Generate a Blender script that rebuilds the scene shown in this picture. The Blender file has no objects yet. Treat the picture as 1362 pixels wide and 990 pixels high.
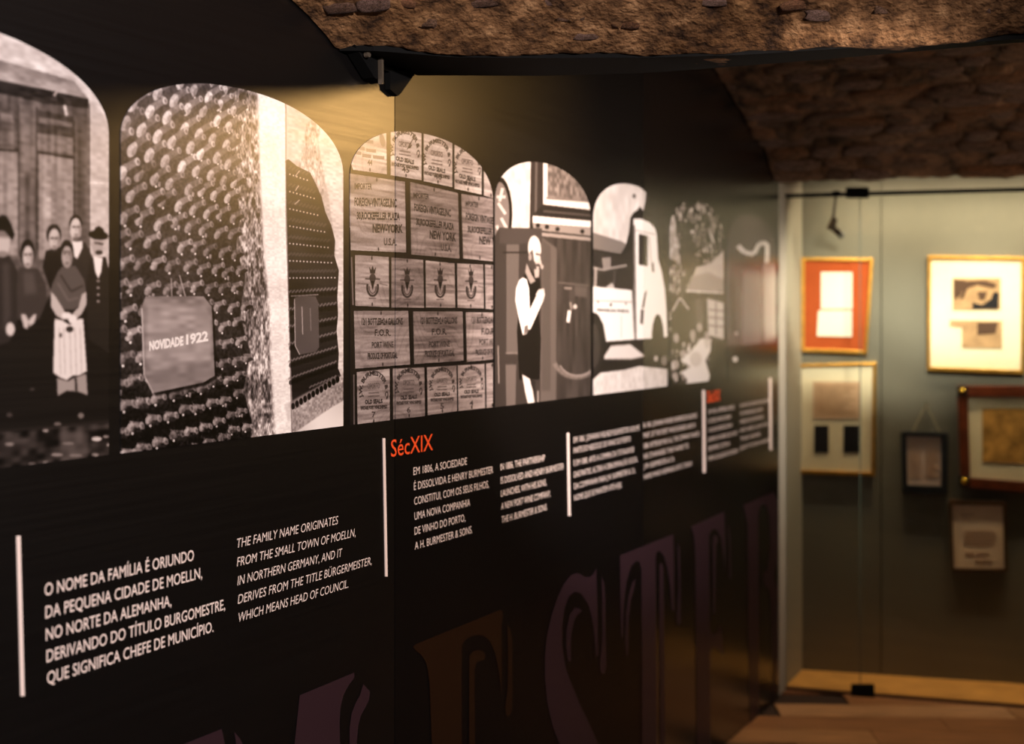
import bpy, bmesh, math, random
import numpy as np
from mathutils import Vector, noise as mnoise

# ------------------------------------------------------------------ camera
F = 1578.0                       # focal length in pixels of a 1362 wide frame
CX, VPX, HOR = 681.0, 1584.0, 428.0
EYE, DIST = 1.6, 1.526           # eye height, distance of the eye from the display wall
TH = math.atan((VPX - CX) / F)
CT, ST = math.cos(TH), math.sin(TH)
FWD, RGT = Vector((-ST, CT, 0)), Vector((CT, ST, 0))
CAMPOS = Vector((DIST, 0, EYE))

scene = bpy.context.scene
cam = bpy.data.cameras.new('camera')
camo = bpy.data.objects.new('camera', cam)
scene.collection.objects.link(camo)
camo.location = CAMPOS
camo.rotation_euler = (math.pi / 2, 0, TH)
cam.sensor_width = 36
cam.lens = 36 * F / 1362
cam.shift_y = -67 / 1362
cam.clip_start = 0.05
cam.dof.use_dof = True
cam.dof.focus_distance = 2.42
cam.dof.aperture_fstop = 2.1
scene.camera = camo

world = bpy.data.worlds.new('world')
scene.world = world
world.use_nodes = True
world.node_tree.nodes['Background'].inputs[0].default_value = (1.0, 0.75, 0.55, 1)
world.node_tree.nodes['Background'].inputs[1].default_value = 0.006

scene.view_settings.view_transform = 'Standard'
scene.view_settings.look = 'None'
scene.view_settings.gamma = 1
scene.view_settings.exposure = 0.0


def cpt(X, Z, h):                       # camera-aligned plan coordinates -> world
    p = CAMPOS + RGT * X + FWD * Z
    return Vector((p.x, p.y, h))


def ray(x, y):
    return RGT * ((x - CX) / F) + Vector((0, 0, 1)) * ((HOR - y) / F) + FWD


def atz(x, y, Z):                       # pixel at a depth
    return CAMPOS + ray(x, y) * Z


def wallpt(x, y, off=0.0):              # pixel -> point of the display wall plane (x = off)
    r = ray(x, y)
    t = (off - CAMPOS.x) / r.x
    return CAMPOS + r * t


def add_spot(name, loc, target, watts, color, size=0.05, angle=100, blend=0.8):
    l = bpy.data.lights.new(name, 'SPOT')
    l.energy = watts
    l.color = color
    l.shadow_soft_size = size
    l.spot_size = math.radians(angle)
    l.spot_blend = blend
    o = bpy.data.objects.new(name, l)
    scene.collection.objects.link(o)
    o.location = loc
    o.rotation_euler = (Vector(target) - Vector(loc)).to_track_quat('-Z', 'Y').to_euler()
    return o


def add_area(name, loc, target, watts, color, sx, sy):
    l = bpy.data.lights.new(name, 'AREA')
    l.shape = 'RECTANGLE'
    l.size, l.size_y = sx, sy
    l.energy = watts
    l.color = color
    o = bpy.data.objects.new(name, l)
    scene.collection.objects.link(o)
    o.location = loc
    o.rotation_euler = (Vector(target) - Vector(loc)).to_track_quat('-Z', 'Y').to_euler()
    return o


# gallery spots on the near side of the vault, aimed at the prints
add_spot('gallery_spot', (2.7, .25, 2.45), (0, 1.8, 1.66), 520, (1.0, .87, .84), .05, 66, .9)
add_spot('gallery_spot', (1.95, 1.5, 1.86), (0, 3.4, 1.62), 440, (1.0, .84, .76), .05, 41, .6)
# warm spot beyond the low vault edge: its sheen lies on the satin print
add_spot('sheen_spot', (1.2, 3.4, 2.33), (0, 1.9, 1.75), 66, (1.0, .56, .18), .04, 90, .7)
# unseen fill added to brighten the far vault
add_spot('vault_fill', cpt(3.0, 3.3, 2.15), cpt(1.0, 4.75, 2.4), 46, (1.0, .74, .50), .08, 110, .9)

# ------------------------------------------------------------------ materials
def new_mat(name):
    m = bpy.data.materials.new(name)
    m.use_nodes = True
    nt = m.node_tree
    b = nt.nodes['Principled BSDF']
    return m, nt, b


def plain(name, col, rough=.5, metal=0, spec=.5, nscale=0, namt=0, bump=0):
    m, nt, b = new_mat(name)
    b.inputs['Base Color'].default_value = (*col, 1)
    b.inputs['Roughness'].default_value = rough
    b.inputs['Metallic'].default_value = metal
    b.inputs['Specular IOR Level'].default_value = min(spec, 1)
    if spec > .9:
        b.inputs['IOR'].default_value = 1.75      # the far board carries a glossier film
    if nscale:
        tc = nt.nodes.new('ShaderNodeTexCoord')
        n = nt.nodes.new('ShaderNodeTexNoise')
        n.inputs['Scale'].default_value = nscale
        n.inputs['Detail'].default_value = 6
        nt.links.new(tc.outputs['Object'], n.inputs['Vector'])
        r = nt.nodes.new('ShaderNodeValToRGB')
        r.color_ramp.elements[0].position = .3
        r.color_ramp.elements[1].position = .7
        r.color_ramp.elements[0].color = (*[c * (1 - namt) for c in col], 1)
        r.color_ramp.elements[1].color = (*[min(1, c * (1 + namt)) for c in col], 1)
        nt.links.new(n.outputs['Fac'], r.inputs['Fac'])
        nt.links.new(r.outputs['Color'], b.inputs['Base Color'])
        if bump:
            bp = nt.nodes.new('ShaderNodeBump')
            bp.inputs['Strength'].default_value = bump
            bp.inputs['Distance'].default_value = .01
            nt.links.new(n.outputs['Fac'], bp.inputs['Height'])
            nt.links.new(bp.outputs['Normal'], b.inputs['Normal'])
    return m


PR_ROUGH = 0.34


def satin(nt, b, rough=PR_ROUGH, spec=.3):
    """satin film of the print: fine orange-peel and slanting drawing lines in the gloss"""
    tc = nt.nodes.new('ShaderNodeTexCoord')
    mp = nt.nodes.new('ShaderNodeMapping')
    mp.inputs['Rotation'].default_value = (math.radians(4), 0, 0)
    mp.inputs['Scale'].default_value = (1, 2.2, 130)
    n = nt.nodes.new('ShaderNodeTexNoise')
    n.inputs['Scale'].default_value = 1.0
    n.inputs['Detail'].default_value = 2
    nt.links.new(tc.outputs['Object'], mp.inputs['Vector'])
    nt.links.new(mp.outputs['Vector'], n.inputs['Vector'])
    mr = nt.nodes.new('ShaderNodeMapRange')
    mr.inputs['From Min'].default_value = .35
    mr.inputs['From Max'].default_value = .65
    mr.inputs['To Min'].default_value = rough - .014
    mr.inputs['To Max'].default_value = rough + .018
    nt.links.new(n.outputs['Fac'], mr.inputs['Value'])
    nt.links.new(mr.outputs['Result'], b.inputs['Roughness'])
    n2 = nt.nodes.new('ShaderNodeTexNoise')
    n2.inputs['Scale'].default_value = 900
    nt.links.new(tc.outputs['Object'], n2.inputs['Vector'])
    bp = nt.nodes.new('ShaderNodeBump')
    bp.inputs['Strength'].default_value = .25
    bp.inputs['Distance'].default_value = .0006
    nt.links.new(n2.outputs['Fac'], bp.inputs['Height'])
    nt.links.new(bp.outputs['Normal'], b.inputs['Normal'])
    b.inputs['Specular IOR Level'].default_value = min(spec, 1)
    if spec > .9:
        b.inputs['IOR'].default_value = 1.75      # the far board carries a glossier film


def print_mat(name, col, rough=PR_ROUGH, spec=.3):
    m, nt, b = new_mat(name)
    b.inputs['Base Color'].default_value = (*col, 1)
    satin(nt, b, rough, spec)
    return m


M = {}
GLOSS = [(.33, .62), (.36, .24), (.20, .95)]        # the three boards were printed and filmed apart
BLACKS = [print_mat('black_print_%s' % k, (.0026, .0021, .0021), *g) for k, g in zip(('first', 'second', 'third'), GLOSS)]
M['white_print'] = print_mat('white_print', (.78, .66, .62))
M['red_print'] = print_mat('red_print', (.80, .085, .02))
M['plum_print'] = print_mat('plum_print', (.026, .0125, .0165))
M['rust_print'] = print_mat('rust_print', (.0135, .0056, .0026))
M['black_metal_and_shade'] = plain('black_metal_and_shade', (.004, .004, .004), .75, 0, .06)  # metal parts; also the painted shade under the vault edge
M['steel_edge'] = plain('steel_edge', (.30, .24, .18), .35, .8)
M['gold_leaf'] = plain('gold_leaf', (.62, .33, .06), .35, .75, .5, 30, .2)
M['red_card'] = plain('red_card', (.40, .075, .018), .8, 0, .2, 40, .06)
M['cream_card'] = plain('cream_card', (.86, .78, .60), .8, 0, .2, 40, .03)
M['white_paper'] = plain('white_paper', (.92, .87, .78), .8, 0, .2)
M['tan_paper'] = plain('tan_paper', (.44, .28, .16), .8, 0, .2, 25, .2)
M['pink_paper'] = plain('pink_paper', (.66, .44, .30), .8, 0, .2, 18, .12)
M['lilac_paper'] = plain('lilac_paper', (.60, .47, .45), .8, 0, .2, 20, .1)
M['lower_paper'] = plain('lower_paper', (.95, .74, .60), .8, 0, .2, 12, .08)
M['ink'] = plain('ink', (.012, .011, .016), .7, 0, .2)
M['faded_ink'] = plain('faded_ink', (.09, .05, .035), .8, 0, .2)
M['navy_wood'] = plain('navy_wood', (.010, .013, .022), .5, 0, .4)
M['brown_wood'] = plain('brown_wood', (.13, .028, .010), .4, 0, .5, 25, .3)
M['dark_wood'] = plain('dark_wood', (.09, .045, .024), .5, 0, .4, 30, .25)
M['brass'] = plain('brass', (.75, .50, .08), .25, 1.0)
M['old_map'] = plain('old_map', (.50, .27, .075), .8, 0, .2, 22, .45)
M['string'] = plain('string', (.42, .36, .27), .8)
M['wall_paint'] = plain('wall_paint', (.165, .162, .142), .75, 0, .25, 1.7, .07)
M['wall_paint_lit'] = plain('wall_paint_lit', (.36, .34, .30), .75, 0, .25, 1.7, .07)  # same wall paint, lightened to hold the light on the return wall
M['faint_line'] = plain('faint_line', (.60, .43, .34), .8, 0, .2)
M['wall_stone'] = plain('wall_stone', (.06, .042, .030), .9, 0, .2, 6, .5, .6)
M['niche_board'] = plain('niche_board', (.62, .33, .11), .5, 0, .4, 9, .15)
M['lens'] = plain('lens', (.08, .08, .08), .3, .3)


def wood_floor(name, col):
    m, nt, b = new_mat(name)
    tc = nt.nodes.new('ShaderNodeTexCoord')
    mp = nt.nodes.new('ShaderNodeMapping')
    mp.inputs['Scale'].default_value = (1.5, 14, 1)
    n = nt.nodes.new('ShaderNodeTexNoise')
    n.inputs['Scale'].default_value = 3
    n.inputs['Detail'].default_value = 5
    nt.links.new(tc.outputs['Object'], mp.inputs['Vector'])
    nt.links.new(mp.outputs['Vector'], n.inputs['Vector'])
    r = nt.nodes.new('ShaderNodeValToRGB')
    r.color_ramp.elements[0].position = .3
    r.color_ramp.elements[1].position = .7
    r.color_ramp.elements[0].color = (*[c * .65 for c in col], 1)
    r.color_ramp.elements[1].color = (*[c * 1.25 for c in col], 1)
    nt.links.new(n.outputs['Fac'], r.inputs['Fac'])
    nt.links.new(r.outputs['Color'], b.inputs['Base Color'])
    b.inputs['Roughness'].default_value = .38
    return m


FLOORS = [wood_floor('floor_board_%s' % k, c) for k, c in
          (('tan', (.36, .19, .08)), ('brown', (.30, .145, .06)), ('pale', (.44, .25, .12)), ('dark', (.22, .10, .045)))]


def stone_mat(name, col, scale=9, dark=(.022, .012, .007), pale=None, bump=.9):
    """rough rubble and old lime render"""
    m, nt, b = new_mat(name)
    tc = nt.nodes.new('ShaderNodeTexCoord')
    n = nt.nodes.new('ShaderNodeTexNoise')
    n.inputs['Scale'].default_value = scale
    n.inputs['Detail'].default_value = 10
    n.inputs['Roughness'].default_value = .65
    nt.links.new(tc.outputs['Object'], n.inputs['Vector'])
    r = nt.nodes.new('ShaderNodeValToRGB')
    r.color_ramp.elements[0].position = .36
    r.color_ramp.elements[0].color = (*dark, 1)
    r.color_ramp.elements[1].position = .53
    r.color_ramp.elements[1].color = (*col, 1)
    e = r.color_ramp.elements.new(.70)
    p = pale or tuple(min(1, c * 1.7) for c in col)
    e.color = (*p, 1)
    nt.links.new(n.outputs['Fac'], r.inputs['Fac'])
    n3 = nt.nodes.new('ShaderNodeTexNoise')
    n3.inputs['Scale'].default_value = scale * .28
    n3.inputs['Detail'].default_value = 3
    nt.links.new(tc.outputs['Object'], n3.inputs['Vector'])
    mx = nt.nodes.new('ShaderNodeMix')
    mx.data_type = 'RGBA'
    mx.blend_type = 'MULTIPLY'
    mx.inputs[0].default_value = .75
    r3 = nt.nodes.new('ShaderNodeValToRGB')
    r3.color_ramp.elements[0].position = .38
    r3.color_ramp.elements[0].color = (.55, .42, .30, 1)
    r3.color_ramp.elements[1].position = .6
    r3.color_ramp.elements[1].color = (1.1, 1.0, 1.0, 1)
    nt.links.new(n3.outputs['Fac'], r3.inputs['Fac'])
    nt.links.new(r.outputs['Color'], mx.inputs[6])
    nt.links.new(r3.outputs['Color'], mx.inputs[7])
    nt.links.new(mx.outputs[2], b.inputs['Base Color'])
    n2 = nt.nodes.new('ShaderNodeTexNoise')
    n2.inputs['Scale'].default_value = scale * 4.2
    n2.inputs['Detail'].default_value = 8
    nt.links.new(tc.outputs['Object'], n2.inputs['Vector'])
    ad = nt.nodes.new('ShaderNodeMath')
    ad.operation = 'ADD'
    nt.links.new(n.outputs['Fac'], ad.inputs[0])
    nt.links.new(n2.outputs['Fac'], ad.inputs[1])
    bp = nt.nodes.new('ShaderNodeBump')
    bp.inputs['Strength'].default_value = bump
    bp.inputs['Distance'].default_value = .02
    nt.links.new(ad.outputs[0], bp.inputs['Height'])
    nt.links.new(bp.outputs['Normal'], b.inputs['Normal'])
    b.inputs['Roughness'].default_value = .92
    b.inputs['Specular IOR Level'].default_value = .25
    return m


M['near_render'] = stone_mat('near_render', (.20, .108, .046), 17, (.032, .015, .006), (.44, .27, .13), .6)
M['rear_mortar'] = stone_mat('rear_mortar', (.15, .085, .048), 11)
STONES = [stone_mat('stone_%s' % k, c, 14, bump=.6) for k, c in
          (('buff', (.21, .13, .085)), ('mauve', (.19, .125, .10)), ('rust', (.20, .10, .05)), ('umber', (.14, .085, .06)))]

gm = bpy.data.materials.new('clear_glass')
gm.use_nodes = True
nt = gm.node_tree
nt.nodes.clear()
out = nt.nodes.new('ShaderNodeOutputMaterial')
mix = nt.nodes.new('ShaderNodeMixShader')
tr = nt.nodes.new('ShaderNodeBsdfTransparent')
tr.inputs[0].default_value = (.96, .98, .965, 1)
gl = nt.nodes.new('ShaderNodeBsdfGlossy')
gl.inputs['Roughness'].default_value = .02
fr = nt.nodes.new('ShaderNodeFresnel')
fr.inputs[0].default_value = 1.45
nt.links.new(fr.outputs[0], mix.inputs[0])
nt.links.new(tr.outputs[0], mix.inputs[1])
nt.links.new(gl.outputs[0], mix.inputs[2])
nt.links.new(mix.outputs[0], out.inputs[0])
M['glass'] = gm
M['glass_edge'] = plain('glass_edge', (.05, .07, .06), .3)

# ------------------------------------------------------------------ object helpers
C = scene.collection


def mesh_obj(name, verts, faces, mat, parent=None, smooth=False, uvs=None):
    me = bpy.data.meshes.new(name)
    me.from_pydata([tuple(v) for v in verts], [], faces)
    me.update()
    if uvs is not None:
        ul = me.uv_layers.new(name='uv')
        for l in me.loops:
            ul.data[l.index].uv = uvs[l.vertex_index]
    if smooth:
        for p in me.polygons:
            p.use_smooth = True
    if mat:
        me.materials.append(mat)
    o = bpy.data.objects.new(name, me)
    C.objects.link(o)
    if parent:
        o.parent = parent
        o.matrix_parent_inverse = MI[parent.name] if parent.name in MI else parent.matrix_world.inverted()
    return o


MI = {}


def thing(name, loc, label, cat, group=None):
    o = bpy.data.objects.new(name, None)
    o.empty_display_size = .1
    C.objects.link(o)
    o.location = loc
    from mathutils import Matrix
    MI[o.name] = Matrix.Translation(loc).inverted()
    o['label'], o['category'] = label, cat
    if group:
        o['group'] = group
    return o


def tag(o, label, cat, group=None):
    o['label'], o['category'] = label, cat
    if group:
        o['group'] = group
    return o


def struct(o):
    o['kind'] = 'structure'
    return o


def solidify(o, t, offset=-1):
    md = o.modifiers.new('thick', 'SOLIDIFY')
    md.thickness = t
    md.offset = offset
    return o


def bevel(o, w, seg=2):
    md = o.modifiers.new('bevel', 'BEVEL')
    md.width = w
    md.segments = seg
    md.limit_method = 'ANGLE'
    return o


BOXF = [(0, 3, 2, 1), (4, 5, 6, 7), (0, 1, 5, 4), (1, 2, 6, 5), (2, 3, 7, 6), (3, 0, 4, 7)]


def prism(name, quad, nrm, t0, t1, mat, parent=None):
    """polygon pushed from t0 to t1 along nrm"""
    n = len(quad)
    vs = [p + nrm * t0 for p in quad] + [p + nrm * t1 for p in quad]
    fs = [tuple(range(n))[::-1], tuple(range(n, 2 * n))] + [(i, (i + 1) % n, n + (i + 1) % n, n + i) for i in range(n)]
    o = mesh_obj(name, vs, fs, mat, parent)
    bm = bmesh.new()
    bm.from_mesh(o.data)
    bmesh.ops.recalc_face_normals(bm, faces=bm.faces)
    bm.to_mesh(o.data)
    bm.free()
    return o


def box(name, a, b, mat, parent=None):
    x0, y0, z0 = a
    x1, y1, z1 = b
    vs = [(x0, y0, z0), (x1, y0, z0), (x1, y1, z0), (x0, y1, z0), (x0, y0, z1), (x1, y0, z1), (x1, y1, z1), (x0, y1, z1)]
    return mesh_obj(name, vs, BOXF, mat, parent)


# ------------------------------------------------------------------ room shell
YL0 = -1.2
SEAM1 = wallpt(525, HOR).y
SEAM2 = wallpt(855, HOR).y
PEND = wallpt(1036, HOR).y
struct(box('wall_left', (-.25, YL0, 0), (-.03, 7.2, 2.9), M['wall_stone']))
struct(box('wall_right', (5.2, YL0, 0), (5.4, 7.2, 2.9), M['wall_stone']))

# niche: back wall and glass, found from their lines on the floor
def floorpt(x, y, h=0.0):
    r = ray(x, y)
    return CAMPOS + r * ((h - EYE) / r.z)


NB = 0.014
wa, wb = floorpt(1067, 891, NB), floorpt(1362, 910, NB)
ga, gb = floorpt(1042, 917, 0), floorpt(1362, 942, 0)


def vplane(a, b):
    d = (b - a)
    d.z = 0
    d.normalize()
    n = Vector((d.y, -d.x, 0))
    if n.dot(CAMPOS - a) < 0:
        n = -n
    return a.copy(), d, n


WB, GB = vplane(wa, wb), vplane(ga, gb)


def onplane(P, x, y, off=0.0):
    a, d, n = P
    r = ray(x, y)
    q = a + n * off
    t = (q - CAMPOS).dot(n) / r.dot(n)
    return CAMPOS + r * t


def along(P, s, h, off=0):
    a, d, n = P
    p = a + d * s + n * off
    return Vector((p.x, p.y, h))


UP = Vector((0, 0, 1))
# board seam of the back wall at pixel 1172
s_seam = (onplane(WB, 1172, 600) - WB[0]).dot(WB[1])
for nm, s0, s1 in (('wall_back', -.35, s_seam - .002), ('wall_back_right', s_seam + .002, 4.5)):
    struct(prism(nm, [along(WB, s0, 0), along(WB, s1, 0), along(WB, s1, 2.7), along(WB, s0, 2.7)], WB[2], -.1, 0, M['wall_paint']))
# return wall closing the niche at the left
ra, rb = floorpt(1042, 905), WB[0]
c0 = Vector((0.0, PEND + .004, 0))
rd = Vector((rb.x - c0.x, rb.y - c0.y, 0))
rn = Vector((rd.y, -rd.x, 0)).normalized()
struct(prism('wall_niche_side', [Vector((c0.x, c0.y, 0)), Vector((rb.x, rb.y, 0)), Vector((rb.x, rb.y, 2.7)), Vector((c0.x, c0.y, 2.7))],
             rn, -.05, 0, M['wall_paint_lit']))
# floor slab, niche board, planks
fl = struct(box('floor', (-.25, YL0, -.08), (5.4, 7.2, -.012), plain('subfloor', (.03, .015, .008), .8)))
nbd = [along(GB, -.02, 0), along(GB, 3.6, 0), along(WB, 4.0, 0), along(WB, 0, 0)]
struct(prism('trim_1', nbd, UP, 0, NB, M['niche_board']))
random.seed(5)
pd = (Vector((1.0, .52, 0))).normalized()
pn = Vector((-pd.y, pd.x, 0))
pw, plen = .155, .95
shared = {}
k = 0


def side_ok(p):
    return p.x > .02 and p.x < 4.3 and p.y > 1.2 and p.y < 5.9 and (p - GB[0]).dot(GB[2]) > -.45


for i in range(-14, 36):
    for j in range(-4, 9):
        c = Vector((1.2, 3.6, 0)) + pd * (j * plen + (i % 3) * plen / 3) + pn * (i * pw - 1.2)
        if not side_ok(c):
            continue
        mi = random.choice((0, 0, 1, 1, 2, 3))
        if mi not in shared:
            L, W = plen / 2 - .002, pw / 2 - .0018
            vs = [(-L, -W, -.012), (L, -W, -.012), (L, W, -.012), (-L, W, -.012),
                  (-L, -W, -.001), (L, -W, -.001), (L, W, -.001), (-L, W, -.001)]
            me = bpy.data.meshes.new('plank')
            me.from_pydata(vs, [], BOXF)
            me.materials.append(FLOORS[mi])
            shared[mi] = me
        o = bpy.data.objects.new('plank', shared[mi])
        C.objects.link(o)
        o.parent = fl
        o.location = (c.x, c.y, 0)
        o.rotation_euler = (0, 0, math.atan2(pd.y, pd.x) + random.choice((0, math.pi)))

# ------------------------------------------------------------------ near vault
def xz(x, y, h):
    Z = (h - EYE) * F / (HOR - y)
    return ((x - CX) / F * Z, Z)


H0 = 2.164
lit = [xz(x, y, H0) for x, y in ((500, 62), (600, 70.5), (720, 72), (870, 71), (1000, 67), (1100, 60), (1240, 54), (1362, 46))]
bak = [xz(x, y, H0) for x, y in ((525, 97), (600, 97), (720, 97.5), (870, 93), (950, 87), (1100, 75), (1200, 66), (1362, 52))]
lit = [(-1.2, 2.41)] + lit + [(1.6, 2.22), (3.6, 2.05)]
bak = [(-1.2, 2.70)] + bak + [(1.6, 2.30), (3.6, 2.15)]
lx, lz = zip(*lit)
bx_, bz = zip(*bak)


def wallX(Z):
    return (Z * ST - DIST) / CT


def vault_rows():
    prof = [(-2.6, .62), (-2.0, .58), (-1.5, .52), (-1.1, .44), (-.8, .36)] + [(-.6 + .025 * i, .30 * ((.6 - .025 * i) / .6) ** .93) for i in range(24)]
    return prof


def near_surface(n=420):
    rows, nv, faces = [], [], []
    prof = vault_rows()
    lines = []
    for dz, dh in prof:
        lines.append(('l', dz, dh))
    for f in (0, .15, .35, .6, .8, 1.0):
        lines.append(('u', f, 0))
    for dh in (.03, .1, .3, .62):
        lines.append(('b', 0.01, dh))
    for kind, a, dh in lines:
        row = []
        for i in range(n + 1):
            t = i / n
            # start at the display wall
            Z = 2.4
            for _ in range(3):
                X0 = wallX(Z) + .006
                zl, zb = np.interp(X0, lx, lz), np.interp(X0, bx_, bz)
                Z = zl + a if kind == 'l' else (zl + (zb - zl) * a if kind == 'u' else zb + a)
            X = X0 + (3.2 - X0) * t ** 1.35
            zl, zb = np.interp(X, lx, lz), np.interp(X, bx_, bz)
            Z = zl + a if kind == 'l' else (zl + (zb - zl) * a if kind == 'u' else zb + a)
            h = H0 + dh
            p = cpt(X, Z, h)
            q = p * 5.5
            d = mnoise.fractal(q, 1.0, 2.0, 5) * .009 + mnoise.fractal(p * 22, .9, 2.0, 3) * .0028
            if kind == 'l' and a > -.03:
                d *= .45
            row.append(p + Vector((FWD.x * d * .5, FWD.y * d * .5, d)))
        rows.append(row)
    for r in rows:
        nv += r
    m = n + 1
    for j in range(len(rows) - 1):
        for i in range(n):
            faces.append((j * m + i, j * m + i + 1, (j + 1) * m + i + 1, (j + 1) * m + i))
    return nv, faces


nv, nf = near_surface()
near = struct(mesh_obj('ceiling', nv, nf, M['near_render'], None, True))


def wall_start(xs, zs, off):
    X_ = -.3
    for _ in range(6):
        X_ = wallX(float(np.interp(X_, xs, zs)) + off) + .006
    return X_


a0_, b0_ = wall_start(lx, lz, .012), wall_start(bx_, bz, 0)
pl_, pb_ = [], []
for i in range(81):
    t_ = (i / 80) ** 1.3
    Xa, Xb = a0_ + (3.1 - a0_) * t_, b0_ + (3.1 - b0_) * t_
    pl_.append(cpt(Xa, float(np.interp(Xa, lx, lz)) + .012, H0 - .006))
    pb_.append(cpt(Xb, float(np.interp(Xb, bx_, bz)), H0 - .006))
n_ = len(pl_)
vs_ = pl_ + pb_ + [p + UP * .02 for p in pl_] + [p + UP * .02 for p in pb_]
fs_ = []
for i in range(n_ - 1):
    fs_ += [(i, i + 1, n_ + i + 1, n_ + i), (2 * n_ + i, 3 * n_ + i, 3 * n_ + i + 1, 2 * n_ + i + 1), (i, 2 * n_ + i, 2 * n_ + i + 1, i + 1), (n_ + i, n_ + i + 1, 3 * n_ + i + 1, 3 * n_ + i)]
struct(mesh_obj('vault_shade_strip', vs_, fs_, M['black_metal_and_shade']))  # black strip added as the shade under the vault edge


def rock_mesh(name, seed, mat, flat=.35):
    bm = bmesh.new()
    bmesh.ops.create_icosphere(bm, subdivisions=2, radius=1)
    for v in bm.verts:
        p = v.co
        k = 1 + .28 * mnoise.noise(p * 1.3 + Vector((seed * 7.1, seed, 0)))
        # squarish rubble
        s = max(abs(p.x), abs(p.y), .55)
        v.co = Vector((p.x / s * .82 * k, p.y / s * .82 * k, p.z * flat))
    me = bpy.data.meshes.new(name)
    bm.to_mesh(me)
    bm.free()
    for p in me.polygons:
        p.use_smooth = True
    me.materials.append(mat)
    return me


def put_stone(me, parent, X, Z, h, slope_vec, sx, sy, rot=0, lift=0, along_dir=None):
    """slope_vec: direction of steepest fall in the surface; stone's local z is the surface normal (down/out)"""
    a = (along_dir or RGT).normalized()
    s = slope_vec.normalized()
    nrm = a.cross(s).normalized()
    if nrm.z > 0:
        nrm = -nrm
    s = nrm.cross(a)
    from mathutils import Matrix
    R = Matrix((a, s, nrm)).transposed().to_4x4()
    o = bpy.data.objects.new('stone', me)
    C.objects.link(o)
    o.parent = parent
    p = cpt(X, Z, h) + nrm * lift
    o.matrix_world = Matrix.Translation(p) @ R @ Matrix.Rotation(rot, 4, 'Z') @ Matrix.Diagonal((sx, sy, min(sx, sy) * .8, 1))
    return o


rocks = [rock_mesh('stone', i, STONES[i % 4]) for i in range(8)]


def on_near(x, y):
    """depth where the pixel ray meets the sloping near face"""
    for i in range(400):
        Z = 1.7 + i * .0025
        X = (x - CX) / F * Z
        h = EYE + (HOR - y) / F * Z
        zl = np.interp(X, lx, lz)
        dz = Z - zl
        dh = np.interp(dz, [p[0] for p in vault_rows()] + [0], [p[1] for p in vault_rows()] + [0])
        if h >= H0 + dh:
            return X, Z, H0 + dh
    return None


near_st = [(836, 32, 27, 12, 2), (925, 25, 11, 6, 3), (1001, 25, 12, 7, 3), (497, 8, 26, 12, 1), (640, 5, 34, 8, 3), (617, 52, 12, 6, 3),
           (452, 12, 22, 9, 3), (690, 34, 24, 14, 0), (760, 22, 22, 10, 0), (560, 30, 26, 10, 0), (1100, 22, 30, 9, 1), (1190, 12, 28, 10, 0),
           (1270, 24, 26, 9, 3), (1060, 8, 24, 8, 2), (960, 4, 30, 7, 1), (880, 6, 20, 6, 0), (740, 3, 26, 6, 1), (1330, 14, 24, 9, 1), (540, 6, 14, 6, 2),
           (1150, 40, 22, 6, 0), (780, 50, 20, 6, 1), (1240, 40, 24, 6, 2)]
sl = FWD * .6 - UP * .4
for (x, y, w, hh, mi) in near_st:
    r = on_near(x, y)
    if r:
        X, Z, h = r
        mpp = Z / F
        put_stone(rocks[mi if mi < 4 else 0], near, X, Z, h, sl, w * mpp * 1.05, hh * mpp * 1.3, random.uniform(-.2, .2), -.001 - min(w, hh) * mpp * 1.3 * .24)

# ------------------------------------------------------------------ rear vault, courses of rubble
ed = WB[1]                                  # runs along the back wall
rp = [(4.05, 2.60), (4.37, 2.53), (4.63, 2.416), (4.875, 2.304), (5.007, 2.19)]   # depth, height where it meets the display wall
lens = [0]
for a, b in zip(rp, rp[1:]):
    lens.append(lens[-1] + math.hypot(b[0] - a[0], b[1] - a[1]))


def rear(s, t):
    """s metres along the courses, t metres down the slope"""
    Z = float(np.interp(t, lens, [q[0] for q in rp]))
    h = float(np.interp(t, lens, [q[1] for q in rp]))
    p = cpt(wallX(Z) + .006, Z, h) + ed * s
    return Vector((p.x, p.y, h))


nv, nf = [], []
NS, NT = 220, 60
for j in range(NT + 1):
    for i in range(NS + 1):
        p = rear(3.4 * i / NS, lens[-1] * j / NT)
        d = mnoise.fractal(p * 7, 1, 2, 4) * .02
        nv.append(p + UP * d)
for j in range(NT):
    for i in range(NS):
        nf.append((j * (NS + 1) + i, j * (NS + 1) + i + 1, (j + 1) * (NS + 1) + i + 1, (j + 1) * (NS + 1) + i))
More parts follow.
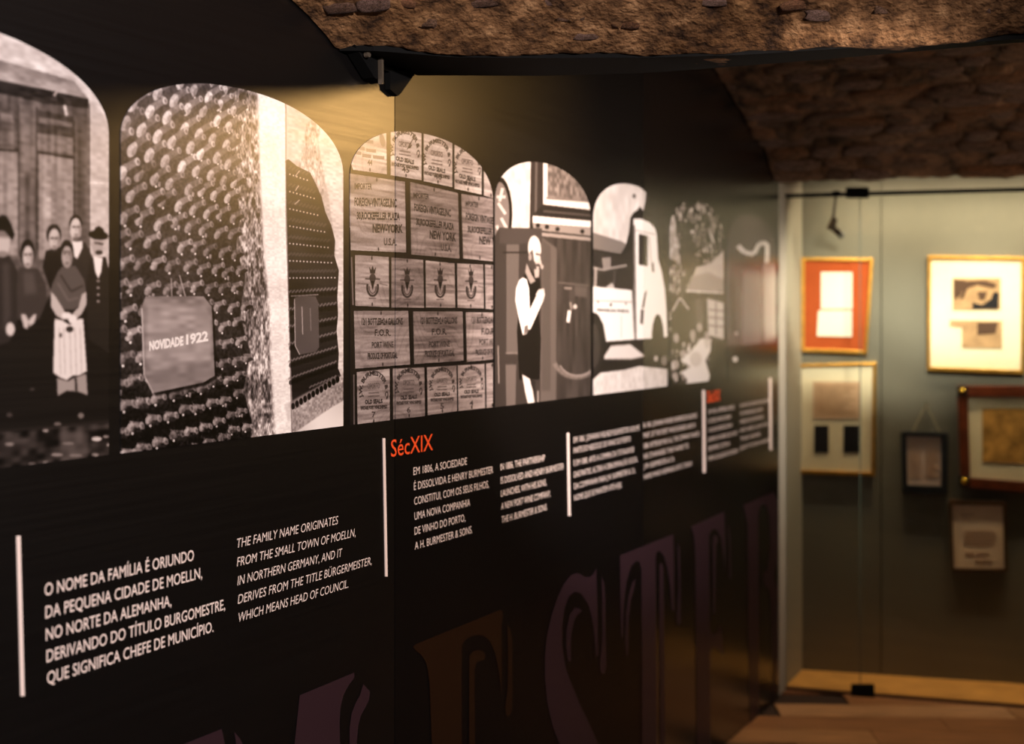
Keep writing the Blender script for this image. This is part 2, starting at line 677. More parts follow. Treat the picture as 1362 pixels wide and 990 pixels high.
# fold up at the far edge so the vault has a back
base = NT * (NS + 1)
n0 = len(nv)
for i in range(NS + 1):
    nv.append(nv[base + i] + UP * .5 + FWD * .05)
for i in range(NS):
    nf.append((base + i, base + i + 1, n0 + i + 1, n0 + i))
rearo = struct(mesh_obj('ceiling_rear', nv, nf, M['rear_mortar'], None, True))
struct(prism('ceiling_middle', [cpt(-1.2, 2.3, 2.66), cpt(3.5, 1.9, 2.66), cpt(3.8, 5.2, 2.66), cpt(-.2, 5.2, 2.66)], UP, 0, .1, M['wall_stone']))
random.seed(12)
t = .12
row = 0
while t < lens[-1] - .01:
    rh = random.uniform(.045, .07)
    s = -.02 + random.random() * .05
    while s < 2.0:
        w = random.choice((.09, .13, .17, .2, .24)) * random.uniform(.85, 1.15)
        p0, p1 = rear(s + w / 2, t), rear(s + w / 2, min(t + rh, lens[-1]))
        a = ed
        sv = (p1 - p0)
        if sv.length < .004:
            sv = FWD * .3 - UP * .6
        nrm = a.cross(sv).normalized()
        if nrm.z > 0:
            nrm = -nrm
        from mathutils import Matrix
        s2 = nrm.cross(a)
        R = Matrix((a, s2, nrm)).transposed().to_4x4()
        if random.random() < .86:
            o = bpy.data.objects.new('stone', random.choice(rocks))
            C.objects.link(o)
            o.parent = rearo
            pc = (p0 + p1) / 2
            o.matrix_world = Matrix.Translation(pc + nrm * random.uniform(-.011, .001)) @ R @ Matrix.Rotation(random.uniform(-.16, .16), 4, 'Z') @ \
                Matrix.Diagonal((w * .56, rh * .60, rh * random.uniform(.5, .75), 1))
        s += w + .008
    t += rh + .006
    row += 1

# ------------------------------------------------------------------ numpy print shop
rng = np.random.RandomState(7)


def vnoise(h, w, cy, cx, seed):
    r = np.random.RandomState(seed)
    g = r.rand(cy + 2, cx + 2)
    yy = np.linspace(0, cy, h)
    xx = np.linspace(0, cx, w)
    yi, xi = yy.astype(int), xx.astype(int)
    fy, fx = (yy - yi)[:, None], (xx - xi)[None, :]
    fy, fx = fy * fy * (3 - 2 * fy), fx * fx * (3 - 2 * fx)
    a = g[yi][:, xi]
    b = g[yi][:, xi + 1]
    c = g[yi + 1][:, xi]
    d = g[yi + 1][:, xi + 1]
    return (a * (1 - fx) + b * fx) * (1 - fy) + (c * (1 - fx) + d * fx) * fy


def blur(a, r):
    for _ in range(2):
        for ax in (0, 1):
            k = 2 * r + 1
            pad = [(0, 0), (0, 0)]
            pad[ax] = (r + 1, r)
            c = np.cumsum(np.pad(a, pad, mode='edge'), axis=ax)
            a = (c[k:] - c[:-k]) / k if ax == 0 else (c[:, k:] - c[:, :-k]) / k
    return a


class Canvas:
    """sheet of a print; drawn in coordinates of the wall, entered through the measured outline points"""
    def __init__(s, d0, d1, w, h, tone):
        s.i0, s.i1, s.w, s.h = 1 / d0, 1 / d1, w, h
        s.a = np.full((h, w), tone, dtype=np.float64)

    def P(s, x, y):
        x, y = np.asarray(x, float), np.asarray(y, float)
        d = VPX - x
        u = (1 / d - s.i0) / (s.i1 - s.i0)
        v = ((HOR - y) / d + .123) / .368
        return u * s.w, (1 - v) * s.h

    def mask(s, X, Y):
        x0, x1 = int(max(0, math.floor(X.min()) - 1)), int(min(s.w, math.ceil(X.max()) + 2))
        y0, y1 = int(max(0, math.floor(Y.min()) - 1)), int(min(s.h, math.ceil(Y.max()) + 2))
        if x1 <= x0 or y1 <= y0:
            return None
        gx = (np.arange(x0, x1) + .5)[None, :]
        gy = (np.arange(y0, y1) + .5)[:, None]
        m = np.zeros((y1 - y0, x1 - x0), bool)
        n = len(X)
        for i in range(n):
            j = (i + 1) % n
            if Y[i] == Y[j]:
                continue
            c = (Y[i] > gy) != (Y[j] > gy)
            xi = (X[j] - X[i]) * (gy - Y[i]) / (Y[j] - Y[i]) + X[i]
            m ^= c & (gx < xi)
        return y0, y1, x0, x1, m.astype(float)

    def put(s, r, tone, alpha=1.0, soft=0):
        if r is None:
            return
        y0, y1, x0, x1, m = r
        if soft:
            p = soft * 2 + 1
            Y0, Y1, X0, X1 = max(0, y0 - p), min(s.h, y1 + p), max(0, x0 - p), min(s.w, x1 + p)
            big = np.zeros((Y1 - Y0, X1 - X0))
            big[y0 - Y0:y1 - Y0, x0 - X0:x1 - X0] = m
            m = blur(big, soft)
            y0, y1, x0, x1 = Y0, Y1, X0, X1
        m = m * alpha
        if isinstance(tone, np.ndarray):
            tone = tone[y0:y1, x0:x1]
        s.a[y0:y1, x0:x1] = s.a[y0:y1, x0:x1] * (1 - m) + tone * m

    def poly(s, pts, tone, alpha=1.0, soft=1):
        X, Y = s.P([p[0] for p in pts], [p[1] for p in pts])
        s.put(s.mask(X, Y), tone, alpha, soft)

    def ell(s, cx, cy, rx, ry, tone, alpha=1.0, soft=1, rot=0.0):
        a = np.linspace(0, 2 * math.pi, 20, endpoint=False)
        px, py = rx * np.cos(a), ry * np.sin(a)
        c, q = math.cos(rot), math.sin(rot)
        X, Y = s.P(cx + px * c - py * q, cy + px * q + py * c)
        s.put(s.mask(X, Y), tone, alpha, soft)

    def line(s, pts, w, tone, alpha=1.0, soft=1):
        for (x0, y0), (x1, y1) in zip(pts, pts[1:]):
            L = math.hypot(x1 - x0, y1 - y0) or 1
            nx, ny = -(y1 - y0) / L * w / 2, (x1 - x0) / L * w / 2
            s.poly([(x0 + nx, y0 + ny), (x1 + nx, y1 + ny), (x1 - nx, y1 - ny), (x0 - nx, y0 - ny)], tone, alpha, soft)

    def text(s, st, x0, y0, x1, y1, hgt, tone, alpha=.9, bold=0.0, arc=None):
        tv, tf, W = text_mesh(st, bold + .012)
        if arc:                                    # centre x, y, radius x, radius y, start angle, end angle
            cx, cy, rx, ry, a0, a1 = arc
            f = tv[:, 0] / W
            ang = a0 + (a1 - a0) * f
            kx = rx + tv[:, 1] * hgt * rx / max(rx, ry)
            ky = ry + tv[:, 1] * hgt
            px, py = cx + kx * np.cos(ang), cy - ky * np.sin(ang)
        else:
            f = tv[:, 0] / W
            px = x0 + (x1 - x0) * f
            py = y0 + (y1 - y0) * f - tv[:, 1] * hgt
        X, Y = s.P(px, py)
        x_0, x_1 = int(max(0, X.min() - 2)), int(min(s.w, X.max() + 3))
        y_0, y_1 = int(max(0, Y.min() - 2)), int(min(s.h, Y.max() + 3))
        if x_1 <= x_0 or y_1 <= y_0:
            return
        acc = np.zeros((y_1 - y_0, x_1 - x_0))
        for t in tf:
            tx, ty = X[list(t)], Y[list(t)]
            a0_, a1_ = max(x_0, int(tx.min()) - 1), min(x_1, int(tx.max()) + 2)
            b0_, b1_ = max(y_0, int(ty.min()) - 1), min(y_1, int(ty.max()) + 2)
            if a1_ <= a0_ or b1_ <= b0_:
                continue
            gx = (np.arange(a0_, a1_) + .5)[None, :]
            gy = (np.arange(b0_, b1_) + .5)[:, None]
            m = np.ones((b1_ - b0_, a1_ - a0_), bool)
            ar = (tx[1] - tx[0]) * (ty[2] - ty[0]) - (tx[2] - tx[0]) * (ty[1] - ty[0])
            sg = 1 if ar > 0 else -1
            for i in range(3):
                j = (i + 1) % 3
                ex, ey = tx[j] - tx[i], ty[j] - ty[i]
                L = math.hypot(ex, ey) + 1e-9
                m &= sg * ((gy - ty[i]) * ex - (gx - tx[i]) * ey) / L > -.45
            sub = acc[b0_ - y_0:b1_ - y_0, a0_ - x_0:a1_ - x_0]
            sub[m] = 1
        s.put((y_0, y_1, x_0, x_1, acc), tone, alpha, 0)

    def noise(s, cy, cx, amp, seed, pts=None):
        n = (vnoise(s.h, s.w, cy, cx, seed) - .5) * 2 * amp
        if pts is None:
            s.a += n
        else:
            X, Y = s.P([p[0] for p in pts], [p[1] for p in pts])
            r = s.mask(X, Y)
            if r:
                y0, y1, x0, x1, m = r
                s.a[y0:y1, x0:x1] += n[y0:y1, x0:x1] * m


_tm = {}


def text_mesh(st, bold=0.0, res=2, shear=0.0, space=1.0):
    key = (st, bold, res, shear, space)
    if key in _tm:
        return _tm[key]
    c = bpy.data.curves.new('t', 'FONT')
    c.body = st
    c.size = 1
    c.resolution_u = res
    c.offset = bold
    c.shear = shear
    c.space_character = space
    c.fill_mode = 'FRONT'
    o = bpy.data.objects.new('t', c)
    C.objects.link(o)
    dg = bpy.context.evaluated_depsgraph_get()
    me = bpy.data.meshes.new_from_object(o.evaluated_get(dg))
    me.calc_loop_triangles()
    v = np.array([tuple(q.co)[:2] for q in me.vertices])
    f = [tuple(t.vertices) for t in me.loop_triangles]
    bpy.data.objects.remove(o)
    bpy.data.curves.remove(c)
    bpy.data.meshes.remove(me)
    v[:, 0] -= v[:, 0].min()
    v /= .729
    _tm[key] = (v, f, v[:, 0].max())
    return _tm[key]


def speckle(h, w, seed, p=.5):
    r = np.random.RandomState(seed)
    return blur(r.rand(h, w), 1)


# ---- print 1: group before a door
c1 = Canvas(1951, 1440, 640, 700, .12)
c1.poly([(-380, 0), (150, 0), (150, 330), (-380, 330)], .80)
c1.noise(30, 30, .07, 1, [(-380, 0), (150, 0), (150, 330), (-380, 330)])
c1.poly([(-380, -40), (0, 80), (98, 108), (117, 132), (60, 122), (0, 108), (-380, 20)], .60)
c1.noise(60, 25, .10, 2, [(-380, -40), (0, 80), (98, 108), (117, 132), (0, 108), (-380, 20)])
c1.poly([(-380, 20), (0, 107), (117, 132), (117, 600), (-380, 700)], .36)
c1.poly([(-380, 20), (0, 107), (117, 132), (117, 144), (60, 138), (0, 124), (-380, 45)], .17)
for x0, x1 in ((-330, -260), (-240, -160), (-140, -90)):
    c1.poly([(x0, 200), (x1, 200), (x1, 380), (x0, 380)], .52)
c1.poly([(-40, 190), (23, 200), (23, 340), (-40, 340)], .56)
c1.poly([(-10, 142), (22, 146), (22, 168), (-10, 166)], .33)
c1.poly([(0, 150), (14, 152), (19, 164), (0, 160)], .58, .8, 2)
c1.poly([(-40, 172), (23, 176), (23, 192), (-40, 190)], .45)
c1.line([(-40, 196), (24, 201)], 3, .18)
c1.poly([(25, 138), (47, 142), (47, 340), (25, 340)], .42)
c1.line([(24, 140), (24, 340)], 1.6, .22)
c1.line([(48, 142), (48, 340)], 1.8, .20)
c1.poly([(31, 230), (40, 230), (40, 320), (31, 320)], .28, .7, 3)
c1.poly([(49, 146), (97, 155), (97, 183), (49, 176)], .24)
c1.poly([(51, 156), (95, 163), (95, 169), (51, 164)], .42)
c1.poly([(49, 178), (98, 184), (98, 204), (49, 200)], .46)
c1.line([(49, 203), (99, 210)], 3, .17)
c1.poly([(51, 205), (97, 212), (97, 345), (51, 345)], .56)
c1.poly([(55, 262), (70, 262), (70, 290), (55, 290)], .68, .7, 3)
c1.line([(98, 160), (98, 345)], 1.8, .20)
c1.poly([(100, 150), (116, 153), (116, 350), (100, 350)], .34)
c1.poly([(118, 134), (134, 148), (144, 170), (144, 400), (119, 400)], .74)
c1.line([(118, 138), (118, 400)], 2, .25)
c1.line([(119, 243), (144, 244)], 1.2, .92)
c1.line([(70, 122), (86, 130), (104, 131)], 3, .22)
c1.line([(71, 128), (75, 121)], 4, .68)
c1.line([(85, 140), (88, 154)], 4, .78)
c1.noise(8, 90, .07, 3, [(-380, 110), (117, 132), (117, 345), (-380, 345)])
c1.noise(120, 60, .06, 4, [(-380, 0), (150, 0), (150, 400), (-380, 400)])
c1.poly([(-380, 400), (-60, 345), (-20, 350), (20, 395), (60, 400), (120, 345), (150, 360), (150, 640), (-380, 760)], .105, 1, 3)
# crowd beyond the frame's left edge
for x, y, k in ((-60, 320, 1), (-110, 335, 0), (-170, 300, 1), (-230, 325, 0), (-300, 310, 1)):
    c1.poly([(x - 24, y + 25), (x + 24, y + 25), (x + 32, y + 150), (x - 32, y + 150)], .2)
    c1.ell(x, y - 4, 14, 20, .1)
    c1.ell(x, y, 10, 17, .72)
# man with felt hat
c1.poly([(-30, 345), (12, 340), (24, 362), (23, 425), (12, 455), (-40, 470)], .19)
c1.poly([(2, 350), (12, 350), (14, 420), (4, 440)], .28, .8, 3)
c1.ell(3, 323, 10, 19, .72)
c1.poly([(-12, 306), (14, 308), (14, 316), (-12, 315)], .35, .7, 2)
c1.ell(2, 338, 8, 4, .48, .8)
c1.poly([(-16, 298), (2, 286), (8, 287), (14, 298), (19, 312), (16, 320), (6, 308), (-16, 306)], .08)
c1.ell(13, 438, 6, 9, .78)
# seated-look woman
c1.poly([(24, 356), (50, 357), (60, 378), (62, 400), (52, 424), (38, 432), (22, 424), (22, 380)], .24)
c1.poly([(30, 362), (44, 362), (48, 390), (32, 392)], .33, .8, 3)
c1.ell(36, 337, 10, 19, .10)
c1.ell(36.5, 342, 7.2, 15, .74)
c1.line([(31, 339), (42, 338)], 2, .35, .8)
c1.ell(36, 352, 3, 1.2, .45)
c1.poly([(27, 418), (33, 418), (38, 428), (36, 438), (31, 436)], .74)
c1.poly([(48, 418), (44, 418), (37, 427), (38, 435), (45, 430)], .74)
# woman at the back
c1.poly([(60, 334), (80, 328), (88, 340), (84, 372), (66, 385), (56, 356)], .12)
c1.ell(71, 312, 10, 14, .14)
c1.ell(71.5, 318, 7.5, 14, .74)
c1.line([(66, 317), (77, 317)], 2, .35, .8)
c1.ell(72, 328, 3, 1.1, .45)
# bareheaded man
c1.poly([(90, 326), (112, 322), (124, 345), (122, 400), (96, 400)], .19)
c1.poly([(95, 321), (109, 321), (109, 330), (102, 345), (97, 340)], .86)
c1.ell(100, 298, 8.5, 12, .09)
c1.ell(100, 305, 7.6, 15, .78)
c1.line([(95, 302), (106, 302)], 1.8, .4, .8)
c1.ell(101, 312, 3, 1.2, .5)
c1.ell(102, 318, 6, 3, .25, .7)
# shawled woman with apron
c1.poly([(76, 362), (84, 352), (100, 354), (111, 372), (115, 392), (112, 402), (98, 412), (84, 412), (70, 398), (68, 380)], .34)
c1.line([(80, 366), (94, 388), (110, 380)], 3, .22, .8)
c1.line([(76, 376), (90, 400), (104, 396)], 3, .42, .8)
c1.ell(88, 338, 9.5, 19, .12)
c1.ell(88.5, 342, 7.2, 15, .64)
c1.line([(83, 335), (95, 335)], 3, .34, .8)
c1.ell(88.5, 350, 3, 1.2, .4)
c1.poly([(67, 388), (73, 394), (84, 412), (88, 420), (84, 426), (74, 420), (67, 408)], .72)
c1.poly([(114, 388), (116, 402), (108, 418), (97, 428), (92, 422), (104, 408), (108, 392)], .70)
c1.poly([(72, 424), (82, 426), (92, 432), (104, 424), (110, 424), (115, 494), (104, 500), (96, 500), (88, 506), (80, 503), (70, 496)], .84)
for x in (78, 84, 92, 99, 106):
    c1.line([(x, 436), (x + 2, 498)], 1.4, .66, .7)
c1.ell(80, 446, 2, 3, .3)
c1.ell(92, 438, 5, 4, .2)
c1.ell(88, 420, 7, 5, .86)
c1.ell(96, 425, 6, 6, .86)
c1.poly([(75, 503), (90, 507), (97, 503), (114, 497), (116, 526), (103, 521), (88, 520), (76, 527)], .60)
c1.line([(100, 503), (101, 522)], 3, .2)
for fx, fy in ((36.5, 342), (71.5, 320), (100.5, 305), (88.5, 341)):
    c1.ell(fx - 3.2, fy - 3, 1.5, 1.3, .22, .8, 1)
    c1.ell(fx + 3.0, fy - 3, 1.5, 1.3, .22, .8, 1)
    c1.line([(fx + .2, fy - 2), (fx - .3, fy + 4)], 1.3, .48, .6, 1)
    c1.ell(fx + 5.5, fy + 1, 2.4, 9, .42, .55, 2)
    c1.ell(fx, fy + 11, 4, 3, .45, .5, 2)
# man with bowler
c1.poly([(119, 344), (140, 342), (144, 360), (144, 470), (116, 450), (114, 380)], .15)
c1.poly([(123, 341), (136, 343), (134, 362), (130, 371), (126, 362)], .88)
c1.ell(129, 327, 7.6, 13, .66)
c1.line([(125, 323), (137, 325)], 2.5, .2, .9)
c1.ell(131, 336, 5, 3, .2)
c1.ell(130, 313, 13.5, 6, .07, 1, 1, .12)
c1.poly([(124, 311), (126, 303), (131, 301), (137, 305), (138, 313)], .07)
for y in (374, 383, 392, 401):
    c1.ell(130, y, 2.4, 1.6, .6)
gr = [(-380, 640), (0, 550), (146, 545), (150, 640), (-380, 800)]
c1.poly([(-380, 630), (0, 572), (146, 558), (150, 640), (-380, 800)], .17, 1, 3)
c1.noise(70, 40, .13, 8, [(-380, 640), (0, 575), (146, 562), (150, 640), (-380, 800)])
c1.poly([(78, 572), (118, 575), (116, 612), (80, 616)], .40, .6, 4)
for x, y, w, h_, tn in ((128, 584, 7, 3, .85), (60, 573, 4, 2, .7), (107, 553, 4, 4, .5), (12, 591, 6, 2, .6), (144, 592, 3, 2, .7), (75, 605, 8, 2, .6), (60, 616, 4, 2, .65),
                        (140, 581, 4, 2, .6), (42, 617, 5, 2, .5), (100, 606, 9, 2, .5), (126, 605, 5, 2, .6), (76, 564, 5, 2, .5), (90, 590, 8, 2, .5), (12, 552, 4, 3, .3), (42, 518, 3, 2, .3)):
    c1.ell(x, y, w, h_, tn, .9, 1)
PRINTS = {1: (c1, (1.0, .76, .69))}

# ---- print 2: bottle racks
c2 = Canvas(1424, 1128, 900, 1000, .10)
W2, H2 = c2.w, c2.h
mott = vnoise(H2, W2, 70, 90, 21) * .4 + vnoise(H2, W2, 130, 220, 22) * .35 + vnoise(H2, W2, 14, 10, 25) * .25
mott = np.clip((mott - .5) * 1.35 + .54, .25, .92)
rough_e = [(308, 60), (296, 110), (312, 150), (306, 200), (312, 240), (318, 290), (313, 330), (325, 372), (318, 420), (332, 470), (322, 520), (334, 560), (330, 620)]
c2.poly(rough_e + [(470, 620), (470, 60)], mott, 1, 4)
c2.poly([(338, 60), (342, 150), (345, 250), (350, 340), (358, 420), (360, 500), (366, 600), (475, 600), (475, 60)], .97, .95, 6)
c2.noise(200, 90, .05, 23, [(338, 60), (366, 600), (475, 600), (475, 60)])
c2.poly([(378, 60), (379, 160), (380, 300), (384, 420), (388, 600), (475, 600), (475, 60)], .72, .9, 1)
c2.poly([(378, 60), (380, 218), (398, 212), (408, 162), (420, 150), (400, 130)], .78, .9, 3)
c2.poly([(408, 165), (425, 150), (440, 190), (432, 240), (425, 280), (396, 222)], mott * .5 + .38, .9, 4)
c2.poly([(430, 150), (455, 160), (458, 600), (440, 500), (446, 330), (436, 260), (422, 190)], .86, .9, 3)
c2.noise(150, 60, .07, 27, [(380, 60), (475, 60), (475, 560), (388, 560)])
# right rack
c2.poly([(379, 214), (383, 212), (394, 221), (404, 226), (412, 230), (420, 246), (427, 262), (432, 282), (440, 300), (445, 320), (444, 340), (450, 360),
         (448, 395), (449, 420), (447, 440), (450, 470), (449, 490), (453, 500), (392, 545), (388, 540), (384, 420)], .15, 1, 1)
for r_ in range(14):
    y0 = 232 + r_ * 23.0
    for q in range(15):
        x = 385 + q * 4.6
        xe = 412 + min(34, r_ * 6.5)
        if x > xe:
            break
        y = y0 + (x - 385) * (.34 - .058 * r_)
        if y > 520:
            continue
        if r_ < 7:
            c2.ell(x, y, 1.1, 1.1, .95, .85, 1)
            c2.line([(x - 2, y - 7), (x + 2.5, y - 11)], 2.6, .30, .8, 1)
        else:
            c2.line([(x - 2, y - 3), (x + 2, y - 7)], 2.2, .55, .7, 1)
            c2.ell(x + 1, y + 1, 2.2, 3.4, .05, .9, 1)
for (x0, y0, x1, y1) in ((392, 235, 398, 227), (392, 254, 397, 247), (391, 272, 398, 266)):
    c2.line([(x0, y0), (x1, y1)], 1.3, .85, .8)
for q in range(11):
    x = 392 + q * 5.6
    y = 538 - (x - 390) * .55
    c2.poly([(x - 14, y + 2), (x + 8, y - 10), (x + 12, y + 12), (x - 10, y + 24)], .62, .35, 3)
for q in range(12):
    x = 389 + q * 5.4
    c2.ell(x, 540 - (x - 390) * .60, 2.5, 4.5, .08, 1, 1)
c2.poly([(388, 550), (452, 512), (458, 505), (458, 600), (388, 600)], .62, 1, 2)
c2.noise(160, 120, .12, 31, [(388, 545), (458, 500), (458, 530), (388, 580)])
c2.poly([(392, 575), (440, 542), (458, 532), (458, 600), (388, 600)], .88, 1, 2)
c2.poly([(391, 396), (398, 394), (419, 394), (423, 403), (424, 462), (420, 468), (398, 472), (392, 462)], .34, 1, 1)
c2.line([(391, 398), (392, 460), (398, 472)], 1.2, .8, .8)
c2.line([(401, 408), (402, 445)], 1.4, .72, .8)
c2.line([(412, 410), (413, 440)], 1.2, .55, .7)
c2.line([(386, 394), (423, 392)], 2, .75, .6)
# pillar edge
c2.line([(379, 60), (380, 300), (384, 420), (388, 600)], 1.2, .45, .8)
# left rack: bottles lying in courses that converge to the right
c2.poly([(150, 60)] + rough_e + [(150, 620)], np.linspace(.34, .07, H2)[:, None] * np.ones((1, W2)) ** 1.0, 1, 2)
rb2 = np.random.RandomState(3)
VX, VY = 760., 392.
for r_ in range(-4, 20):
    yl = 66 + r_ * 31.5                      # height of the course at the left edge
    x = 150 + (r_ % 2) * 11 + rb2.rand() * 4
    todo = []
    while True:
        f = (VX - x) / (VX - 160)
        sc = max(.5, ((x - 160) / 170.0) * -.36 + 1.0)
        y = VY + (yl - VY) * f
        lim = np.interp(y, [p[1] for p in rough_e], [p[0] for p in rough_e]) + 2
        if x > lim:
            break
        todo.append((x, y, sc))
        x += 23.0 * sc * (1 + rb2.randn() * .06)
    for x, y, sc in todo[::-1]:
        up = float(np.clip((350 - y) / 150, 0, 1))     # upper bottles are seen from below
        px, py = x + rb2.randn() * 1.3, y + rb2.randn() * 1.6
        dn = float(np.clip((y - 430) / 120, 0, 1))
        ln = (17 + 8 * up) * sc
        dx, dy = ln * .86, -ln * (.58 * up + .42 * (1 - up)) * (1 - 1.1 * dn)
        w = (11 + 3.5 * up) * sc
        tn = .52 + .14 * up + rb2.randn() * .06
        L = math.hypot(dx, dy)
        ox, oy = -dy / L, dx / L
        if oy < 0:
            ox, oy = -ox, -oy
        # shaded underside, then the lit upper flank of the neck
        c2.poly([(px - 3, py - 2), (px + dx, py + dy - w * .2), (px + dx + ox * w * .9, py + dy + oy * w * .9), (px + ox * w, py + oy * w)], .17 + .13 * up, .95, 1)
        c2.poly([(px - 3, py - 2 - w * .35), (px + dx, py + dy - w * .42), (px + dx + ox * w * .25, py + dy + oy * w * .25), (px + ox * w * .35, py + oy * w * .3)], tn * (.92 - .2 * up), .9, 1)
        # dusty shoulder
        c2.ell(px - 1 * sc, py + 3 * sc, (4.6 + 1.8 * up) * sc, (7.0 + 4.5 * up) * sc, tn + .10 + .06 * up, .9, 1, .35)
        c2.ell(px + 2.2 * sc, py + 5 * sc, 2.8 * sc, (5 + 2 * up) * sc, tn * .72, .6, 1, .35)
        # mouth
        c2.ell(px + dx, py + dy, 3.4 * sc, 5.6 * sc, tn + .08, .9, 1, -.25)
        c2.ell(px + dx + .8, py + dy + .5, 1.7 * sc, 3.4 * sc, tn * .6, .8, 1, -.25)
        q = rb2.rand()
        if q < .8:
            c2.ell(px + 1.5 * sc, py + (11.5 + 3 * up) * sc, 1.7 * sc, 1.9 * sc, .98, .95, 1)
        if q < .22:
            c2.poly([(px + 5 * sc, py + 6 * sc), (px + 9 * sc, py + 7 * sc), (px + 8 * sc, py + 15 * sc), (px + 4 * sc, py + 13 * sc)], .66, .85, 1)
        if dn > .4 and q > .5:
            c2.noise(200, 180, .12, 90 + r_, [(px - 6, py - 8), (px + 16, py - 8), (px + 16, py + 6), (px - 6, py + 8)])
c2.noise(170, 150, .07, 33, [(150, 60), (330, 60), (330, 620), (150, 620)])
c2.noise(14, 8, .05, 34)
# hanging board
c2.line([(227, 370), (228, 397)], 1.5, .7, .8)
c2.line([(238, 366), (246, 395)], 1.5, .75, .8)
bd = [(193, 394), (270, 394), (281, 408), (285, 500), (270, 509), (203, 523), (191, 500), (187, 410)]
c2.poly([(p[0] + 3, p[1] + 4) for p in bd], .05, .8, 2)
c2.poly(bd, .50, 1, 1)
c2.poly([(196, 408), (272, 408), (280, 420), (280, 480), (200, 492), (193, 480)], .62, .8, 5)
c2.noise(90, 30, .07, 36, bd)
c2.line([(188, 410), (191, 500), (203, 523)], 1.6, .82, .8)
c2.poly([(196, 503), (282, 490), (284, 500), (203, 521)], .48, .5, 4)
c2.text('NOVIDADE', 198, 466, 243, 459, 12, .93, .9, .02)
c2.text('1922', 247, 458, 276, 453, 13, .93, .9, .02)
PRINTS[2] = (c2, (1.0, .78, .76))

# ---- print 3: stencilled wine crates
c3 = Canvas(1119, 929, 1040, 1140, .13)
W3, H3 = c3.w, c3.h
grain = vnoise(H3, W3, 150, 9, 41) * .5 + vnoise(H3, W3, 60, 5, 42) * .35 + vnoise(H3, W3, 300, 200, 43) * .15
warp = vnoise(H3, W3, 12, 8, 44)
ringy = .5 + .5 * np.sin(np.arange(H3)[:, None] * .10 + warp * 26)
wood = .585 + (grain - .5) * .38 - np.clip(ringy - .7, 0, .3) * .16


def crate(q, base=0.0, nails=True):
    tone = np.clip(wood + base, .2, .98)
    c3.poly([(p[0] + 1.5, p[1] + 1.5) for p in q], .04, .9, 1)
    c3.poly(q, tone, 1, 0)
    if nails:
        (ax, ay), (bx, by), (cx, cy), (dx, dy) = q
        for f in (.5,):
            c3.ell(ax + (bx - ax) * f, ay + (by - ay) * f + 3, .8, 2.4, .12)
            c3.ell(dx + (cx - dx) * f, dy + (cy - dy) * f - 3, .8, 2.4, .12)


def badge(cx, cy, rx, ry, hgt, no, nx, ny, slope):
    c3.text('J.W. BURMESTER & C\u00aa', 0, 0, 0, 0, hgt, .20, .9, .02, (cx, cy, rx, ry, math.radians(200), math.radians(-22)))
    for i, (w, hh, tx) in enumerate(((.52, .55, 'OPORTO'),)):
        c3.text(tx, cx - rx * w, cy - ry * .18 - slope * rx * w, cx + rx * w, cy - ry * .18 + slope * rx * w, ry * .34, .32, .8)
    for k_, w in ((.08, .45), (.28, .5)):
        c3.line([(cx - rx * w, cy + ry * k_ - slope * rx * w), (cx + rx * w, cy + ry * k_ + slope * rx * w)], 1.4, .30, .8)
    c3.text('OLD SEALS', cx - rx * .75, cy + ry * .72 - slope * rx, cx + rx * .75, cy + ry * .72 + slope * rx, ry * .25, .18, .9, .03)
    c3.text('VINTAGE PORT WINE SHIPPED', cx - rx * 1.15, cy + ry * 1.05 - slope * rx * 1.2, cx + rx * 1.15, cy + ry * 1.05 + slope * rx * 1.2, ry * .2, .22, .9, .03)
    if no:
        c3.text(no, nx - 3.0 * len(no) * .8, ny, nx + 3.0 * len(no) * .8, ny + slope * 5, 7.5, .22, .85)


crate([(440, 140), (513, 165), (514, 232), (469, 226)], .16)
crate([(519, 150), (560, 160), (560, 240), (519, 233)], .16)
crate([(563, 150), (601, 165), (601, 249), (563, 241)], .16)
crate([(604, 170), (640, 185), (640, 259), (604, 251)], .16)
crate([(643, 190), (662, 200), (662, 266), (643, 260)], .14)
# brick-like stencil on the first crate
for (x, y, w) in ((489, 188, 14), (481, 197, 7), (493, 200, 13), (475, 203, 10), (487, 207, 12), (503, 209, 15)):
    c3.poly([(x - w / 2, y - 2.5), (x + w / 2, y - 1), (x + w / 2, y + 3.5), (x - w / 2, y + 2)], .48, .9, 0)
c3.ell(508, 187, 3.5, 9, .45, .9, 1, -.2)
c3.text('44', 488.5, 219.5, 494.5, 220, 7.5, .22, .85)
badge(538, 200, 16, 22, 5.5, '45', 539, 229, .17)
badge(580.5, 212, 15, 22, 5.5, '46', 582, 238, .18)
badge(621, 223, 14.5, 22, 5.5, '47', 621.5, 246, .18)
c3.line([(541, 199), (552, 179)], 1.0, .15, .9)
c3.line([(543, 197), (547, 193)], 1.6, .15, .9)

